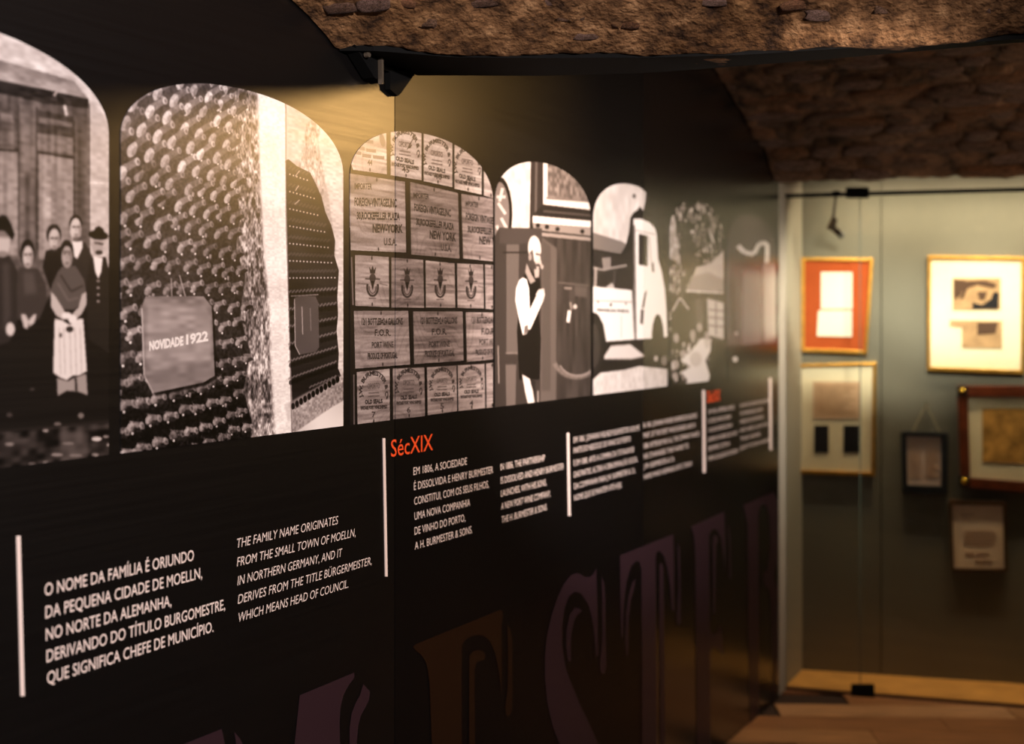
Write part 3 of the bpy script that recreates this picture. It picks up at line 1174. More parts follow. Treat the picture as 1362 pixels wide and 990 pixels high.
crate([(463, 230.5), (538, 242), (539.6, 336), (466, 333)], .03)
crate([(545, 242), (608.7, 257), (610.5, 344), (546.4, 338.6)], -.05)
crate([(613, 258), (660, 265), (660, 348), (615.5, 344)], -.02)
for ln in (('IMPORTER', 471, 251.4, 494, 252, 8, 0), ('FOREIGN-VINTAGES,INC', 471, 273.5, 527, 275.5, 11, .01), ('30,ROCKEFELLER PLAZA', 474, 291.4, 531, 292.5, 9.5, .015),
           ('NEW-YORK', 495, 309, 535, 309.5, 11, .02), ('U.S.A.', 510, 326, 527, 326.5, 9.5, 0),
           ('IMPORTER', 549, 263, 570, 265, 7, 0), ('FOREIGN VINTAGES,INC', 550.5, 280.5, 599, 288.6, 10, .01), ('30,ROCKEFELLER PLAZA', 553, 299, 603, 306, 9, .015),
           ('NEW YORK', 571, 317, 606, 321, 11, .02), ('U.S.A.', 586, 333, 600, 335, 9, 0),
           ('IMPORTER', 618.5, 274, 635.5, 276, 7, 0), ('FOREIGN VINTAGES,INC', 619, 292, 665, 300, 9.5, .01), ('30,ROCKEFELLER PLAZA', 621.5, 308.6, 668, 314, 8.5, .015),
           ('NEW YORK', 637, 324, 672, 328, 10, .02)):
    c3.text(ln[0], ln[1], ln[2], ln[3], ln[4], ln[5], .15, .88, ln[6])

for q, cx, cy, b_ in (([(471.6, 339.2), (516.5, 342), (517, 408.8), (472, 407)], 495, 378, .04), ([(520, 342.6), (562.3, 345.8), (563.5, 409.5), (520, 409)], 541, 379.5, -.08),
                      ([(565.5, 346.5), (604, 350.6), (605, 409.5), (566, 409)], 585, 379.5, .0), ([(607.4, 350.6), (642, 352), (643, 410.5), (608, 409.5)], 626, 381, -.02),
                      ([(644.7, 352), (662, 353.5), (662, 412), (645.5, 411)], 0, 0, .0)):
    crate(q, b_)
    if cx:
        k_ = 1 - (cx - 495) * .0014
        # crown
        c3.poly([(cx - 4.5 * k_, cy - 23), (cx - 2 * k_, cy - 18.5), (cx, cy - 24.5), (cx + 2 * k_, cy - 18.5), (cx + 4.5 * k_, cy - 23), (cx + 3.2 * k_, cy - 14), (cx - 3.2 * k_, cy - 14)], .16, .9, 1)
        c3.line([(cx - 10 * k_, cy - 7), (cx + 10 * k_, cy - 6.5)], 2.0, .2, .7)
        c3.ell(cx, cy - 8, 4.2 * k_, 6, .22, .85)
        c3.poly([(cx - 3 * k_, cy - 4), (cx + 3 * k_, cy - 4), (cx, cy + 8)], .1, .9)
        a = np.linspace(math.radians(160), math.radians(380), 12)
        c3.line([(cx + 7.2 * k_ * math.cos(t_), cy + 4 - 12 * math.sin(t_)) for t_ in a], 2.6, .18, .9, 1)
        a = np.linspace(math.radians(170), math.radians(370), 10)
        c3.line([(cx + 4.6 * k_ * math.cos(t_), cy + 4 - 8.5 * math.sin(t_)) for t_ in a], 1.2, .2, .8, 1)
        c3.line([(cx - 5, cy + 19), (cx + 5, cy + 19)], 1.2, .3, .8)
        c3.line([(cx - 20 * k_, cy - 1), (cx - 8, cy)], 1.6, .38, .6)
        c3.line([(cx + 9, cy - 1), (cx + 20 * k_, cy + 2)], 1.6, .38, .6)

crate([(470, 413.6), (542.4, 413.6), (545, 485), (472, 490.5)], -.02)
crate([(549, 414.4), (614.7, 414.4), (616, 480), (550.4, 484.4)], -.09)
crate([(619, 415.6), (662, 416), (662, 477.5), (620.7, 481.5)], -.04)
for ln in (('12/1 BOTTLES=2.4 GALLONS', 480.6, 432.3, 535, 431.8, 9, .01), ('F.O.R.', 498, 446.8, 519, 446.8, 9, .0), ('PORT WINE', 494, 463, 522.5, 462, 8, 0), ('PRODUCE OF PORTUGAL', 488.6, 478, 528, 476.5, 8.5, .01),
           ('12/1 BOTTLES=2.4 GALLONS', 559, 431, 607.4, 430.6, 9, .01), ('F.O.R.', 574, 445.5, 594, 445, 8.5, .0), ('PORT WINE', 570, 462, 597.7, 461.3, 8, 0), ('PRODUCE OF PORTUGAL', 564.7, 475, 604, 473.5, 8.5, .01),
           ('12/1 BOTTLES=2.4 GALLONS', 627, 430.5, 670, 430, 9, .01), ('F.O.R.', 640, 445, 658, 445, 8.5, .0), ('PORT WINE', 637, 459, 662, 458, 8, 0), ('PRODUCE OF PORTUGAL', 632, 473, 668, 471, 8, .01)):
    c3.text(ln[0], ln[1], ln[2], ln[3], ln[4], ln[5], .16, .85, ln[6])

for q, cx, cy, no, ny, b_ in (([(474, 495), (517.7, 490.5), (518, 560.3), (475, 566)], 496.5, 521, '7', 555, .01), ([(521.8, 490.5), (563.8, 488.8), (564.7, 554), (522.5, 558)], 543, 516, '6', 549, -.07),
                              ([(567.4, 488.8), (606.4, 486.4), (607.4, 547), (568.4, 552.5)], 587.5, 513, '5', 544, .0), ([(608.4, 486.4), (643.8, 484), (644.7, 543), (609.3, 547)], 626.5, 510, '4', 540, .02),
                              ([(646, 484), (662, 482), (662, 541), (646.7, 543)], 0, 0, '', 0, .0)):
    crate(q, b_)
    if cx:
        k_ = 1 - (cx - 495) * .0013
        badge(cx, cy, 15.5 * k_, 22 * k_, 6 * k_, no, cx, ny, -.05)
c3.line([(467, 342), (469, 406)], 2, .55, .8)
c3.line([(470, 498), (470.5, 566)], 1.6, .5, .8)
PRINTS[3] = (c3, (1.0, .745, .72))

# ---- print 4: man with pipe at a painted cart
c4 = Canvas(926, 799, 520, 600, .18)
c4.poly([(655, 200), (706, 200), (704, 305), (655, 310)], .83)
c4.noise(40, 30, .06, 51, [(655, 200), (706, 200), (704, 305), (655, 310)])
c4.ell(664, 285, 17, 50, .15)
c4.ell(664, 285, 13, 43, .50)
for a_ in ((668, 250, 664, 268), (662, 270, 672, 285), (666, 290, 674, 305), (660, 300, 668, 318), (660, 262, 672, 262)):
    c4.line([(a_[0], a_[1]), (a_[2], a_[3])], 4, .84, .9)
c4.poly([(706, 205), (722, 205), (723, 300), (704, 300)], .24)
c4.line([(713, 210), (712, 288)], 3, .40)
c4.poly([(722, 214), (790, 250), (790, 280), (722, 272)], .90)
c4.poly([(727, 214), (790, 250), (790, 270), (726, 265)], .48)
c4.noise(50, 40, .14, 52, [(727, 214), (790, 250), (790, 268), (726, 263)])
c4.line([(727, 262), (727, 215)], 1.5, .9)
c4.poly([(720, 274), (790, 281), (790, 294), (706, 288)], .20)
c4.line([(722, 281), (788, 287)], 1.6, .42)
c4.poly([(708, 287), (785, 294), (786, 303), (708, 297)], .93)
c4.poly([(708, 297), (786, 303), (786, 314), (709, 306)], .60)
for x, y in ((715, 300), (727, 302), (741, 305), (774, 308)):
    c4.ell(x, y, 3, 3, .18)
c4.poly([(709, 308), (786, 316), (786, 321), (716, 314)], .62)
c4.poly([(716, 315), (788, 322), (788, 545), (716, 550)], .27)
c4.noise(9, 30, .05, 53, [(716, 315), (788, 322), (788, 545), (716, 550)])
c4.poly([(655, 320), (663, 303), (720, 304), (721, 550), (655, 560)], .26)
c4.poly([(664, 304), (720, 304), (719, 324), (664, 324)], .30)
c4.poly([(673, 325), (690, 325), (688, 470), (673, 470)], .40)
c4.poly([(672, 485), (686, 485), (685, 550), (673, 550)], .42)
c4.line([(672, 470), (688, 470)], 2, .5)
c4.line([(668, 336), (702, 336)], 1.6, .14)
c4.line([(662, 460), (663, 510)], 1.4, .75, .7)
c4.poly([(720, 316), (740, 330), (739, 545), (718, 548)], .40, 1, 2)
c4.poly([(721, 320), (732, 328), (732, 520), (720, 520)], .34, .8, 2)
# barrel body and hanging bits
c4.line([(742, 376), (782, 380)], 2.0, .42)
c4.line([(750, 383), (760, 384)], 3, .55)
c4.poly([(764, 380), (780, 382), (780, 396), (764, 394)], .40, .8, 2)
c4.line([(758, 402), (760, 412)], 3, .55)
c4.line([(757, 413), (755, 429)], 4.5, .92)
c4.ell(764.5, 408, 2.6, 3.2, .8)
a = np.linspace(math.radians(205), math.radians(335), 12)
c4.line([(766 + 32 * math.cos(t_), 470 - 32 * math.sin(t_)) for t_ in a], 6, .50, .9, 2)
c4.line([(768 + 26 * math.cos(t_), 476 - 24 * math.sin(t_)) for t_ in a], 2, .62, .9, 1)
# man
c4.poly([(693, 372), (704, 356), (716, 368), (720, 385), (716, 420), (719, 450), (717, 505), (690, 505), (687, 440)], .13)
c4.poly([(700, 350), (707, 366), (712, 374), (705, 378), (698, 362)], .62)
c4.ell(710.5, 331, 8.6, 17.5, .86, 1, 1, -.06)
c4.poly([(704, 336), (708, 332), (711, 352), (716, 366), (708, 364), (702, 350)], .30, .85, 1)
c4.ell(704.5, 342, 2, 5, .62)
c4.poly([(712, 333), (717, 334), (720, 352), (714, 360), (711, 348)], .80, .9, 1)
c4.line([(712, 338), (718, 339)], 2, .25)
c4.ell(715, 353, 3, 2, .3)
c4.poly([(710, 358), (717, 358), (716, 369), (711, 370)], .74, .9)
c4.line([(716, 355), (720, 354)], 1.6, .3)
c4.ell(720.5, 355, 2.0, 3.2, .7)
c4.poly([(690, 373), (695, 369), (700, 372), (703, 384), (704, 410), (700, 444), (695, 446), (690, 425), (685, 400), (686, 384)], .96)
c4.poly([(704, 412), (711, 398), (716, 387), (722, 386), (724, 392), (721, 402), (713, 420), (705, 438), (698, 440)], .95)
c4.poly([(712, 392), (716, 385), (723, 384), (724, 392), (722, 401), (715, 398)], .84)
c4.poly([(697, 434), (702, 432), (702, 442), (696, 445)], .45)
c4.poly([(694, 498), (704, 504), (708, 520), (712, 545), (704, 548), (698, 522)], .86)
c4.poly([(704, 503), (712, 508), (711, 526), (706, 512)], .2)
c4.line([(715, 520), (715, 545)], 2, .6)
PRINTS[4] = (c4, (1.0, .77, .68))

# ---- print 5: old delivery truck
c5 = Canvas(795, 697, 460, 560, .17)
c5.poly([(786, 250), (800, 240), (832, 236), (845, 244), (859, 256), (858, 268), (855, 281), (851, 275), (842, 283), (838, 290), (836, 310), (832, 326), (787, 310)], .84)
c5.noise(24, 24, .05, 61, [(786, 240), (859, 240), (838, 300), (832, 326), (787, 310)])
c5.ell(843, 261, 2.4, 3, .4)
c5.poly([(845, 270), (850, 266), (848, 280), (842, 282)], .93, .8)
c5.poly([(787, 309), (826, 321), (833, 325), (825, 338), (787, 331)], .50)
c5.poly([(787, 333), (826, 341), (841, 330), (842, 392), (787, 388)], .22)
c5.poly([(800, 343), (812, 342), (812, 358), (802, 361)], .56)
c5.line([(788, 356), (800, 359), (833, 353)], 3.2, .60)
c5.line([(817, 360), (816, 384)], 2, .36)
c5.line([(792, 356), (791, 385)], 4, .72, .8)
c5.poly([(805, 382), (814, 376), (818, 386)], .75)
c5.poly([(789, 381), (840, 386), (843, 452), (806, 455), (802, 432), (796, 420), (789, 416)], .95)
c5.line([(790, 400), (842, 402)], 1.2, .66)
c5.text('VINHOS DO PORTO', 793, 414, 836, 416, 3.6, .3, .8, .02)
c5.ell(812, 405.5, 1.2, 2.4, .15)
c5.ell(795, 402, 1.2, 1.4, .4)
c5.ell(832, 404, 1.2, 1.4, .4)
c5.line([(826, 420), (826, 450)], 1.2, .80)
c5.poly([(842, 291), (852, 291), (864, 296), (871, 304), (873, 312), (875, 345), (880, 362), (884, 385), (886, 412), (887, 448), (878, 450), (843, 452)], .96)
c5.line([(843, 306), (871, 312)], 1.4, .72)
c5.poly([(849, 311), (861, 314), (861, 354), (849, 352)], .22)
c5.line([(843, 300), (845, 452)], 2.4, .42)
c5.line([(863, 315), (866, 352)], 1.3, .7)
c5.poly([(866, 352), (869, 348), (870, 362), (867, 362)], .5)
c5.poly([(857, 390), (860, 386), (856, 410), (853, 410)], .35)
c5.poly([(852, 412), (856, 412), (855, 432), (851, 430)], .35)
c5.ell(790, 457, 13, 41, .20)
c5.ell(789, 460, 9, 30, .30, .7, 2)
c5.poly([(806, 455), (888, 450), (888, 490), (860, 489), (800, 500), (796, 498)], .18)
c5.ell(874.5, 452, 8.2, 34, .16)
c5.poly([(803, 474), (812, 460), (838, 458), (848, 466), (858, 474), (840, 478), (803, 478)], .85, 1, 2)
c5.ell(872, 477, 3, 4, .7)
c5.ell(883, 480, 4, 7, .6, .8, 2)
c5.poly([(787, 506), (798, 496), (830, 492), (850, 487), (888, 491), (890, 530), (787, 540)], .84)
c5.noise(40, 40, .05, 62, [(787, 506), (798, 496), (850, 487), (888, 491), (890, 530), (787, 540)])
PRINTS[5] = (c5, (1.0, .80, .70))

# ---- print 6: villa among trees
c6 = Canvas(693, 622, 400, 520, .26)
leaf = vnoise(520, 400, 34, 26, 71) * .6 + vnoise(520, 400, 80, 60, 72) * .4
c6.a = np.clip((leaf - .52) * 1.9 + .26, .08, .85)
c6.poly([(889, 290), (897, 285), (900, 320), (905, 350), (890, 345)], .78, .8, 3)
c6.poly([(903, 300), (915, 300), (930, 355), (915, 375), (905, 350)], .22, .8, 3)
c6.ell(929, 276, 3, 5, .7)
c6.ell(909, 277, 3, 3, .6)
c6.ell(948, 300, 3, 14, .62, .8, 2)
c6.ell(927, 320, 4, 10, .5, .8, 2)
c6.poly([(926, 355), (945, 350), (962, 332), (964, 388), (914, 386)], .80, .95, 2)
c6.poly([(918, 368), (942, 362), (962, 372), (962, 388), (912, 386)], .62, .8, 2)
c6.line([(912, 387), (962, 390)], 2.4, .9)
c6.poly([(890, 350), (916, 360), (912, 384), (892, 390)], np.clip(leaf * .9 + .05, 0, .8), .8, 3)
c6.poly([(892, 392), (962, 392), (962, 450), (892, 450)], .20, .9, 3)
c6.line([(894, 414), (904, 396), (916, 412)], 3, .72)
c6.poly([(900, 415), (910, 412), (911, 455), (899, 455)], .1)
c6.poly([(924, 398), (934, 396), (934, 435), (926, 435)], .45, .8, 2)
c6.poly([(940, 397), (963, 403), (963, 452), (942, 446)], .84)
for y in (412, 422, 433):
    c6.line([(942, y), (963, y + 2)], 1.8, .55)
c6.line([(952, 402), (952, 446)], 1.6, .5)
c6.poly([(920, 465), (932, 450), (945, 452), (946, 465), (938, 480), (944, 500), (940, 514), (912, 516), (914, 506), (905, 495), (918, 488), (904, 480)], .92, 1, 2)
for x, y, w, h_ in ((899, 450, 4, 7), (921, 446, 4, 8), (930, 436, 4, 6), (908, 470, 5, 5), (898, 485, 5, 7), (897, 500, 4, 5), (925, 478, 8, 10), (940, 452, 4, 12)):
    c6.ell(x, y, w, h_, .80, .8, 2)
c6.poly([(945, 455), (962, 452), (964, 520), (944, 520)], .15, .9, 3)
PRINTS[6] = (c6, (1.0, .79, .69))

# ---- print 7: colour photograph
c7 = Canvas(616, 553, 360, 480, .34)
c7.poly([(966, 280), (1035, 280), (1035, 350), (966, 350)], .36)
c7.poly([(985, 290), (1012, 290), (1020, 325), (990, 330)], .44, .8, 3)
c7.line([(981, 327), (990, 336), (1002, 338), (1010, 324), (1020, 324), (1020, 342), (1018, 360)], 6, .95, 1, 2)
c7.poly([(966, 350), (1035, 350), (1035, 462), (966, 462)], .44, 1, 6)
c7.poly([(988, 360), (1010, 360), (1012, 480), (986, 480)], .64, .8, 9)
c7.poly([(1014, 352), (1032, 352), (1032, 450), (1016, 455)], .74, .7, 8)  # brighter right edge: a reflection painted into the print
c7.poly([(970, 372), (977, 370), (978, 440), (971, 440)], .22, .7, 2)
c7.poly([(966, 462), (1035, 456), (1035, 500), (966, 505)], .16, 1, 4)
c7.ell(977.5, 478, 3.6, 4, .92, 1, 1)
c7.ell(979, 444, 2.4, 3, .8, .8, 1)
PRINTS[7] = (c7, (.85, .66, .60))


def canvas_image(i, cv, tint):
    t = np.clip(cv.a, 0.02, 1.0)
    lin = t ** 2.4 * .97
    k = t[..., None]
    col = np.array(tint)[None, None, :] * (1 - k * k) + np.array([1.0, .965, .95])[None, None, :] * (k * k)
    rgb = lin[..., None] * col
    # to sRGB storage
    s = np.where(rgb <= .0031308, rgb * 12.92, 1.055 * np.power(np.maximum(rgb, 1e-6), 1 / 2.4) - .055)
    px = np.ones((cv.h, cv.w, 4), np.float32)
    px[..., :3] = s
    im = bpy.data.images.new('print_%d' % i, cv.w, cv.h)
    im.pixels.foreach_set(px[::-1].ravel())
    im.update()
    im.pack()
    return im


_im = {}


def photo_mat(i, pi):
    cv, tint = PRINTS[i]
    if i not in _im:
        _im[i] = canvas_image(i, cv, tint)
    im = _im[i]
    m, nt, b = new_mat('photo_print_%d' % i)
    tx = nt.nodes.new('ShaderNodeTexImage')
    tx.image = im
    tx.extension = 'EXTEND'
    nt.links.new(tx.outputs['Color'], b.inputs['Base Color'])
    satin(nt, b, *GLOSS[pi])
    return m


# ------------------------------------------------------------------ the display panels
GAP = .0014
panels = []
pan_def = [(YL0 + .6, SEAM1, 'large black printed panel nearest, with a doorway group photo and bottle racks'),
           (SEAM1, SEAM2, 'middle black printed panel from the metal bracket to the faint seam at the truck photo'),
           (SEAM2, PEND, 'farthest black printed panel, ending beside the glass niche')]
PTOP = 2.62
for y0, y1, lab in pan_def:
    t_ = thing('display_panel', (0, (y0 + y1) / 2, 0), lab, 'panel', 'black history panels along the left wall')
    bo = box('board', (-.02, y0 + GAP, .004), (0, y1 - GAP, PTOP), BLACKS[len(panels)], t_)
    panels.append((t_, y0, y1))


def panel_of(y):
    for t_, y0, y1 in panels:
        if y < y1:
            return t_
    return panels[-1][0]


YS = lambda d: wallpt(VPX - d, HOR).y
HB = EYE - .123 * DIST / ((VPX - CX) / F * 0 + 1) * 0  # placeholder, set below
# heights: the print's bottom and top lines both run to the vanishing point
HB = wallpt(172, HOR + .123 * (VPX - 172)).z
HT = wallpt(172, HOR - .245 * (VPX - 172)).z
RISE = .073 / .368 * (HT - HB)
plabels = {1: 'doorway group photograph', 2: 'bottle rack photograph', 3: 'stencilled crates photograph', 4: 'photograph of a man with a pipe', 5: 'delivery truck photograph',
           6: 'villa and trees photograph', 7: 'last photograph, half lost in reflections'}
for i, (cv, tint) in PRINTS.items():
    ya, yb = YS(1 / cv.i0), YS(1 / cv.i1)
    cuts = [ya] + [s for s in (SEAM1, SEAM2) if ya < s < yb] + [yb]
    for a, b in zip(cuts, cuts[1:]):
        A = a + (GAP if a != ya else 0)
        B = b - (GAP if b != yb else 0)
        n = 56
        vs, uv, fs = [], [], []
        for q in range(n + 1):
            y = A + (B - A) * (1 - math.cos(math.pi * q / n)) / 2
            u = (y - ya) / (yb - ya)
            tt = abs(2 * u - 1)
            top = HT - RISE + RISE * max(0, 1 - tt ** 2.15) ** (1 / 2.15)
            vs += [(.0012, y, HB), (.0012, y, top)]
            uv += [(u, 0), (u, (top - HB) / (HT - HB))]
        for q in range(n):
            fs.append((2 * q, 2 * q + 2, 2 * q + 3, 2 * q + 1))
        mt = photo_mat(i, [p_[0] for p_ in panels].index(panel_of((A + B) / 2)))
        o = mesh_obj('photo_print', vs, fs, mt, panel_of((A + B) / 2), False, uv)
        o['label'] = plabels[i]
        solidify(o, .0012, -1)


# ---- lettering
def letter_line(st, x0, y0, x1, cap, mat, bold=0.0, shear=0.0, name='text_line', x1y=None):
    p0 = wallpt(x0, y0)
    p1 = wallpt(x1, HOR + (y0 - HOR) * (VPX - x1) / (VPX - x0))
    v, f, W = text_mesh(st, bold, 3, shear)
    capm = cap * (p0 - CAMPOS).dot(FWD) / F
    vs = [(.0016, p0.y + (p1.y - p0.y) * a / W, p0.z + b * capm) for a, b in v]
    o = mesh_obj(name, vs, f, mat, panel_of((p0.y + p1.y) / 2))
    return o


WT = M['white_print']
for st, x0, y0, x1 in (('O NOME DA FAM\u00cdLIA \u00c9 ORIUNDO', 58.5, 793, 257), ('DA PEQUENA CIDADE DE MOELLN,', 59.5, 823, 268), ('NO NORTE DA ALEMANHA,', 60.2, 852.5, 227),
                       ('DERIVANDO DO T\u00cdTULO BURGOMESTRE,', 61, 881.5, 298.5), ('QUE SIGNIFICA CHEFE DE MUNIC\u00cdPIO.', 61.7, 910.5, 283)):
    letter_line(st, x0, y0, x1, 17.4, WT, .004)
for st, x0, y0, x1 in (('THE FAMILY NAME ORIGINATES', 314.5, 729, 449), ('FROM THE SMALL TOWN OF MOELLN,', 314.3, 754, 472), ('IN NORTHERN GERMANY, AND IT', 315, 778.8, 454.5),
                       ('DERIVES FROM THE TITLE B\u00dcRGERMEISTER,', 315.5, 803.7, 493.5), ('WHICH MEANS HEAD OF COUNCIL.', 316.5, 827.7, 462.5)):
    letter_line(st, x0, y0, x1, 13.0, WT, -.007, .18)
letter_line('S\u00e9cXIX', 519.3, 608, 575, 24, M['red_print'], .002)
for st, x0, y0, x1 in (('EM 1806, A SOCIEDADE', 549.2, 632.2, 620.3), ('\u00c9 DISSOLVIDA E HENRY BURMESTER', 549.8, 652.2, 655), ('CONSTITUI, COM OS SEUS FILHOS,', 550.2, 672, 649.5),
                       ('UMA NOVA COMPANHIA', 550.5, 692, 624.5), ('DE VINHO DO PORTO,', 550.7, 711.8, 618), ('A H. BURMESTER & SONS.', 551, 731.5, 627.5)):
    letter_line(st, x0, y0, x1, 10.9, WT, -.004)
for st, x0, y0, x1 in (('IN 1806, THE PARTNERSHIP', 665, 626, 724), ('IS DISSOLVED AND HENRY BURMESTER', 665.4, 644, 749), ('LAUNCHES, WITH HIS SONS,', 665.7, 661, 726),
                       ('A NEW PORT WINE COMPANY,', 666, 678.4, 731.5), ('THE H. BURMESTER & SONS.', 666.5, 696.2, 727)):
    letter_line(st, x0, y0, x1, 9.6, WT, -.006)
for st, x0, y0, x1 in (('EM 1861, JOHANN WILHELM BURMESTER ASSUME', 762.5, 589.3, 849.7), ('PARTE DO NEG\u00d3CIO DE VINHO DO PORTO', 762.5, 603.4, 838), ('E EM 1880, AP\u00d3S A COMPRA DA TOTALIDADE', 762.6, 620, 842.5),
                       ('DAS PARTES, ALTERA A DENOMINA\u00c7\u00c3O SOCIAL', 762.8, 635.5, 847.5), ('DA COMPANHIA PARA J.W. BURMESTER & CA,', 763, 651, 844), ('NOME QUE SE MANT\u00c9M AT\u00c9 HOJE.', 763, 666.4, 826.5)):
    letter_line(st, x0, y0, x1, 8.2, WT, -.001)
for st, x0, y0, x1 in (('IN 1861, JOHANN WILHELM BURMESTER ASSUMES', 855.3, 569.4, 926.3), ('PART OF THE PORT WINE BUSINESS AND IN', 855.5, 583, 924.3), ('1880, AFTER BUYING ALL THE COMPANY SHARES,', 855.6, 597, 930),
                       ('HE CHANGES THE NAME TO', 855.7, 610.8, 915.5), ('J.W. BURMESTER & CA,', 855.8, 624.2, 896.5), ('NAME WHICH REMAINS UNTIL TODAY.', 856, 638, 920.5)):
    letter_line(st, x0, y0, x1, 7.2, WT, -.001)
letter_line('S\u00e9cXX', 940.2, 535.5, 957.5, 15.5, M['red_print'], .02)
for st, y0, x1 in (('EM 1950, A EMPRESA CRESCE', 550.9, 976.4), ('E OS SEUS VINHOS CHEGAM', 563.2, 971.8), ('A NOVOS MERCADOS NA', 575.5, 973.4), ('EUROPA E NA AM\u00c9RICA DO NORTE', 587.9, 980.3),
                   ('SEMPRE COM A', 600.2, 970.3), ('MESMA QUALIDADE DE ORIGEM.', 613.3, 981)):
    letter_line(st, 941.8, y0, x1, 6.2, WT, -.001)
for st, y0, x1 in (('IN 1950, THE COMPANY GROWS AND', 542.4, 1022.7), ('ITS WINES REACH NEW', 553.2, 1014), ('MARKETS IN EUROPE AND', 564, 1015), ('NORTH AMERICA, ALWAYS WITH', 575.5, 1021),
                   ('THE SAME', 587, 1011), ('QUALITY OF ORIGIN AS BEFORE.', 598.7, 1023.5)):
    letter_line(st, 984.2, y0, x1, 5.6, WT, -.001)
for (xa, ya_), (xb, yb_), w in (((23.8, 713), (29.3, 926), 5.2), ((510.2, 583), (513.4, 767), 3.0), ((755.2, 576), (757, 686.5), 2.8), ((935.8, 519), (936.6, 629), 3.2), ((1024.3, 503), (1025, 599), 3)):
    q = [wallpt(xa - w / 2, ya_), wallpt(xa + w / 2, ya_), wallpt(xb + w / 2, yb_), wallpt(xb - w / 2, yb_)]
    prism('rule_line', q, Vector((1, 0, 0)), 0, .0016, WT, panel_of(q[0].y))

# ---- the giant plum letters
def cr(pts, closed=True, sub=4):
    """soft corners: Catmull-Rom through the outline points"""
    n = len(pts)
    out_ = []
    for i in range(n):
        p0, p1, p2, p3 = pts[i - 1], pts[i], pts[(i + 1) % n], pts[(i + 2) % n]
        L = math.hypot(p2[0] - p1[0], p2[1] - p1[1])
        if L > 60:
            out_.append(p1)
            continue
        for k_ in range(sub):
            t = k_ / sub
            out_.append(tuple(.5 * ((2 * p1[j]) + (-p0[j] + p2[j]) * t * .7 + (2 * p0[j] - 5 * p1[j] + 4 * p2[j] - p3[j]) * t * t * .7 +
                                    (-p0[j] + 3 * p1[j] - 3 * p2[j] + p3[j]) * t ** 3 * .7 + (1 - .7) * (2 * (p2[j] - p1[j]) * (3 * t * t - 2 * t ** 3))) for j in (0, 1)))
    return out_


def A7(pts):
    return [(240 + x / 2.961, 780 + y / 2.961) for x, y in pts]


def A8(pts):
    return [(680 + x / 2.829, 640 + y / 2.829) for x, y in pts]


def yb(x, k_=.87):
    return HOR + k_ * (VPX - x)


def big_letter(ch, polys, mat):
    vs, fs = [], []
    for pts in polys:
        cu = bpy.data.curves.new('b', 'CURVE')
        cu.dimensions = '2D'
        cu.fill_mode = 'BOTH'
        sp = cu.splines.new('POLY')
        ww = [wallpt(x, y) for x, y in pts]
        sp.points.add(len(ww) - 1)
        for p_, w_ in zip(sp.points, ww):
            p_.co = (w_.y, w_.z, 0, 1)
        sp.use_cyclic_u = True
        o = bpy.data.objects.new('b', cu)
        C.objects.link(o)
        dg = bpy.context.evaluated_depsgraph_get()
        me = bpy.data.meshes.new_from_object(o.evaluated_get(dg))
        b0 = len(vs)
        vs += [(.0014, v.co.x, v.co.y) for v in me.vertices]
        fs += [tuple(i + b0 for i in p.vertices) for p in me.polygons]
        bpy.data.objects.remove(o)
        bpy.data.curves.remove(cu)
        bpy.data.meshes.remove(me)
    ym = sum(v[1] for v in vs) / len(vs)
    o = mesh_obj('giant_letter', vs, fs, mat, panel_of(ym))
    o['label'] = 'giant plum letter ' + ch
    return o


PL, RU = M['plum_print'], M['rust_print']
big_letter('M', [
    [(200, 1008), (246.8, 988.7), (294, 969.8), (296, 978), (300, 1000), (330, 1200), (380, yb(380) - 60), (391, 990), (398, 925), (470.3, 894.8), (470.7, 901.6), (463, 911.7), (456, 925), (452, 942),
     (451, 962), (452, 1010), (452, yb(452)), (392, yb(392)), (388, 1150), (384, yb(384) - 20), (372, yb(372) - 10), (300, 1170), (262, 1040), (250, yb(250)), (225, yb(225)), (232, 1040)],
    [(311, 974), (318, 982), (324, 994), (345, 1090), (340, 1100), (316, 1010)],
    A7([(718, 385), (745, 415), (740, 450), (725, 480), (708, 510), (698, 550), (692, 622), (692, 1500), (664, 1500), (664, 560), (672, 500), (690, 455), (705, 430)])], PL)
big_letter('E', [
    cr(A7([(922, 230), (1085, 163), (1258, 92), (1262, 160), (1264, 250), (1264, 340), (1262, 430), (1254, 350), (1238, 270), (1215, 215), (1190, 195), (1160, 193), (1128, 205), (1111, 228), (1106, 260),
            (1106, 700), (1112, 760), (1150, 765), (1180, 700), (1190, 860), (1160, 830), (1116, 840), (1116, 1300), (990, 1340), (988, 622), (980, 400), (968, 310), (945, 270), (925, 252)])),
    A7([(1135, 275), (1150, 256), (1172, 250), (1192, 256), (1200, 272), (1197, 290), (1180, 294), (1165, 300), (1156, 330), (1158, 700), (1135, 700)]),
    A7([(1285, 150), (1298, 170), (1304, 205), (1306, 400), (1304, 490), (1294, 515), (1280, 506), (1276, 480), (1287, 400), (1288, 250)])], RU)
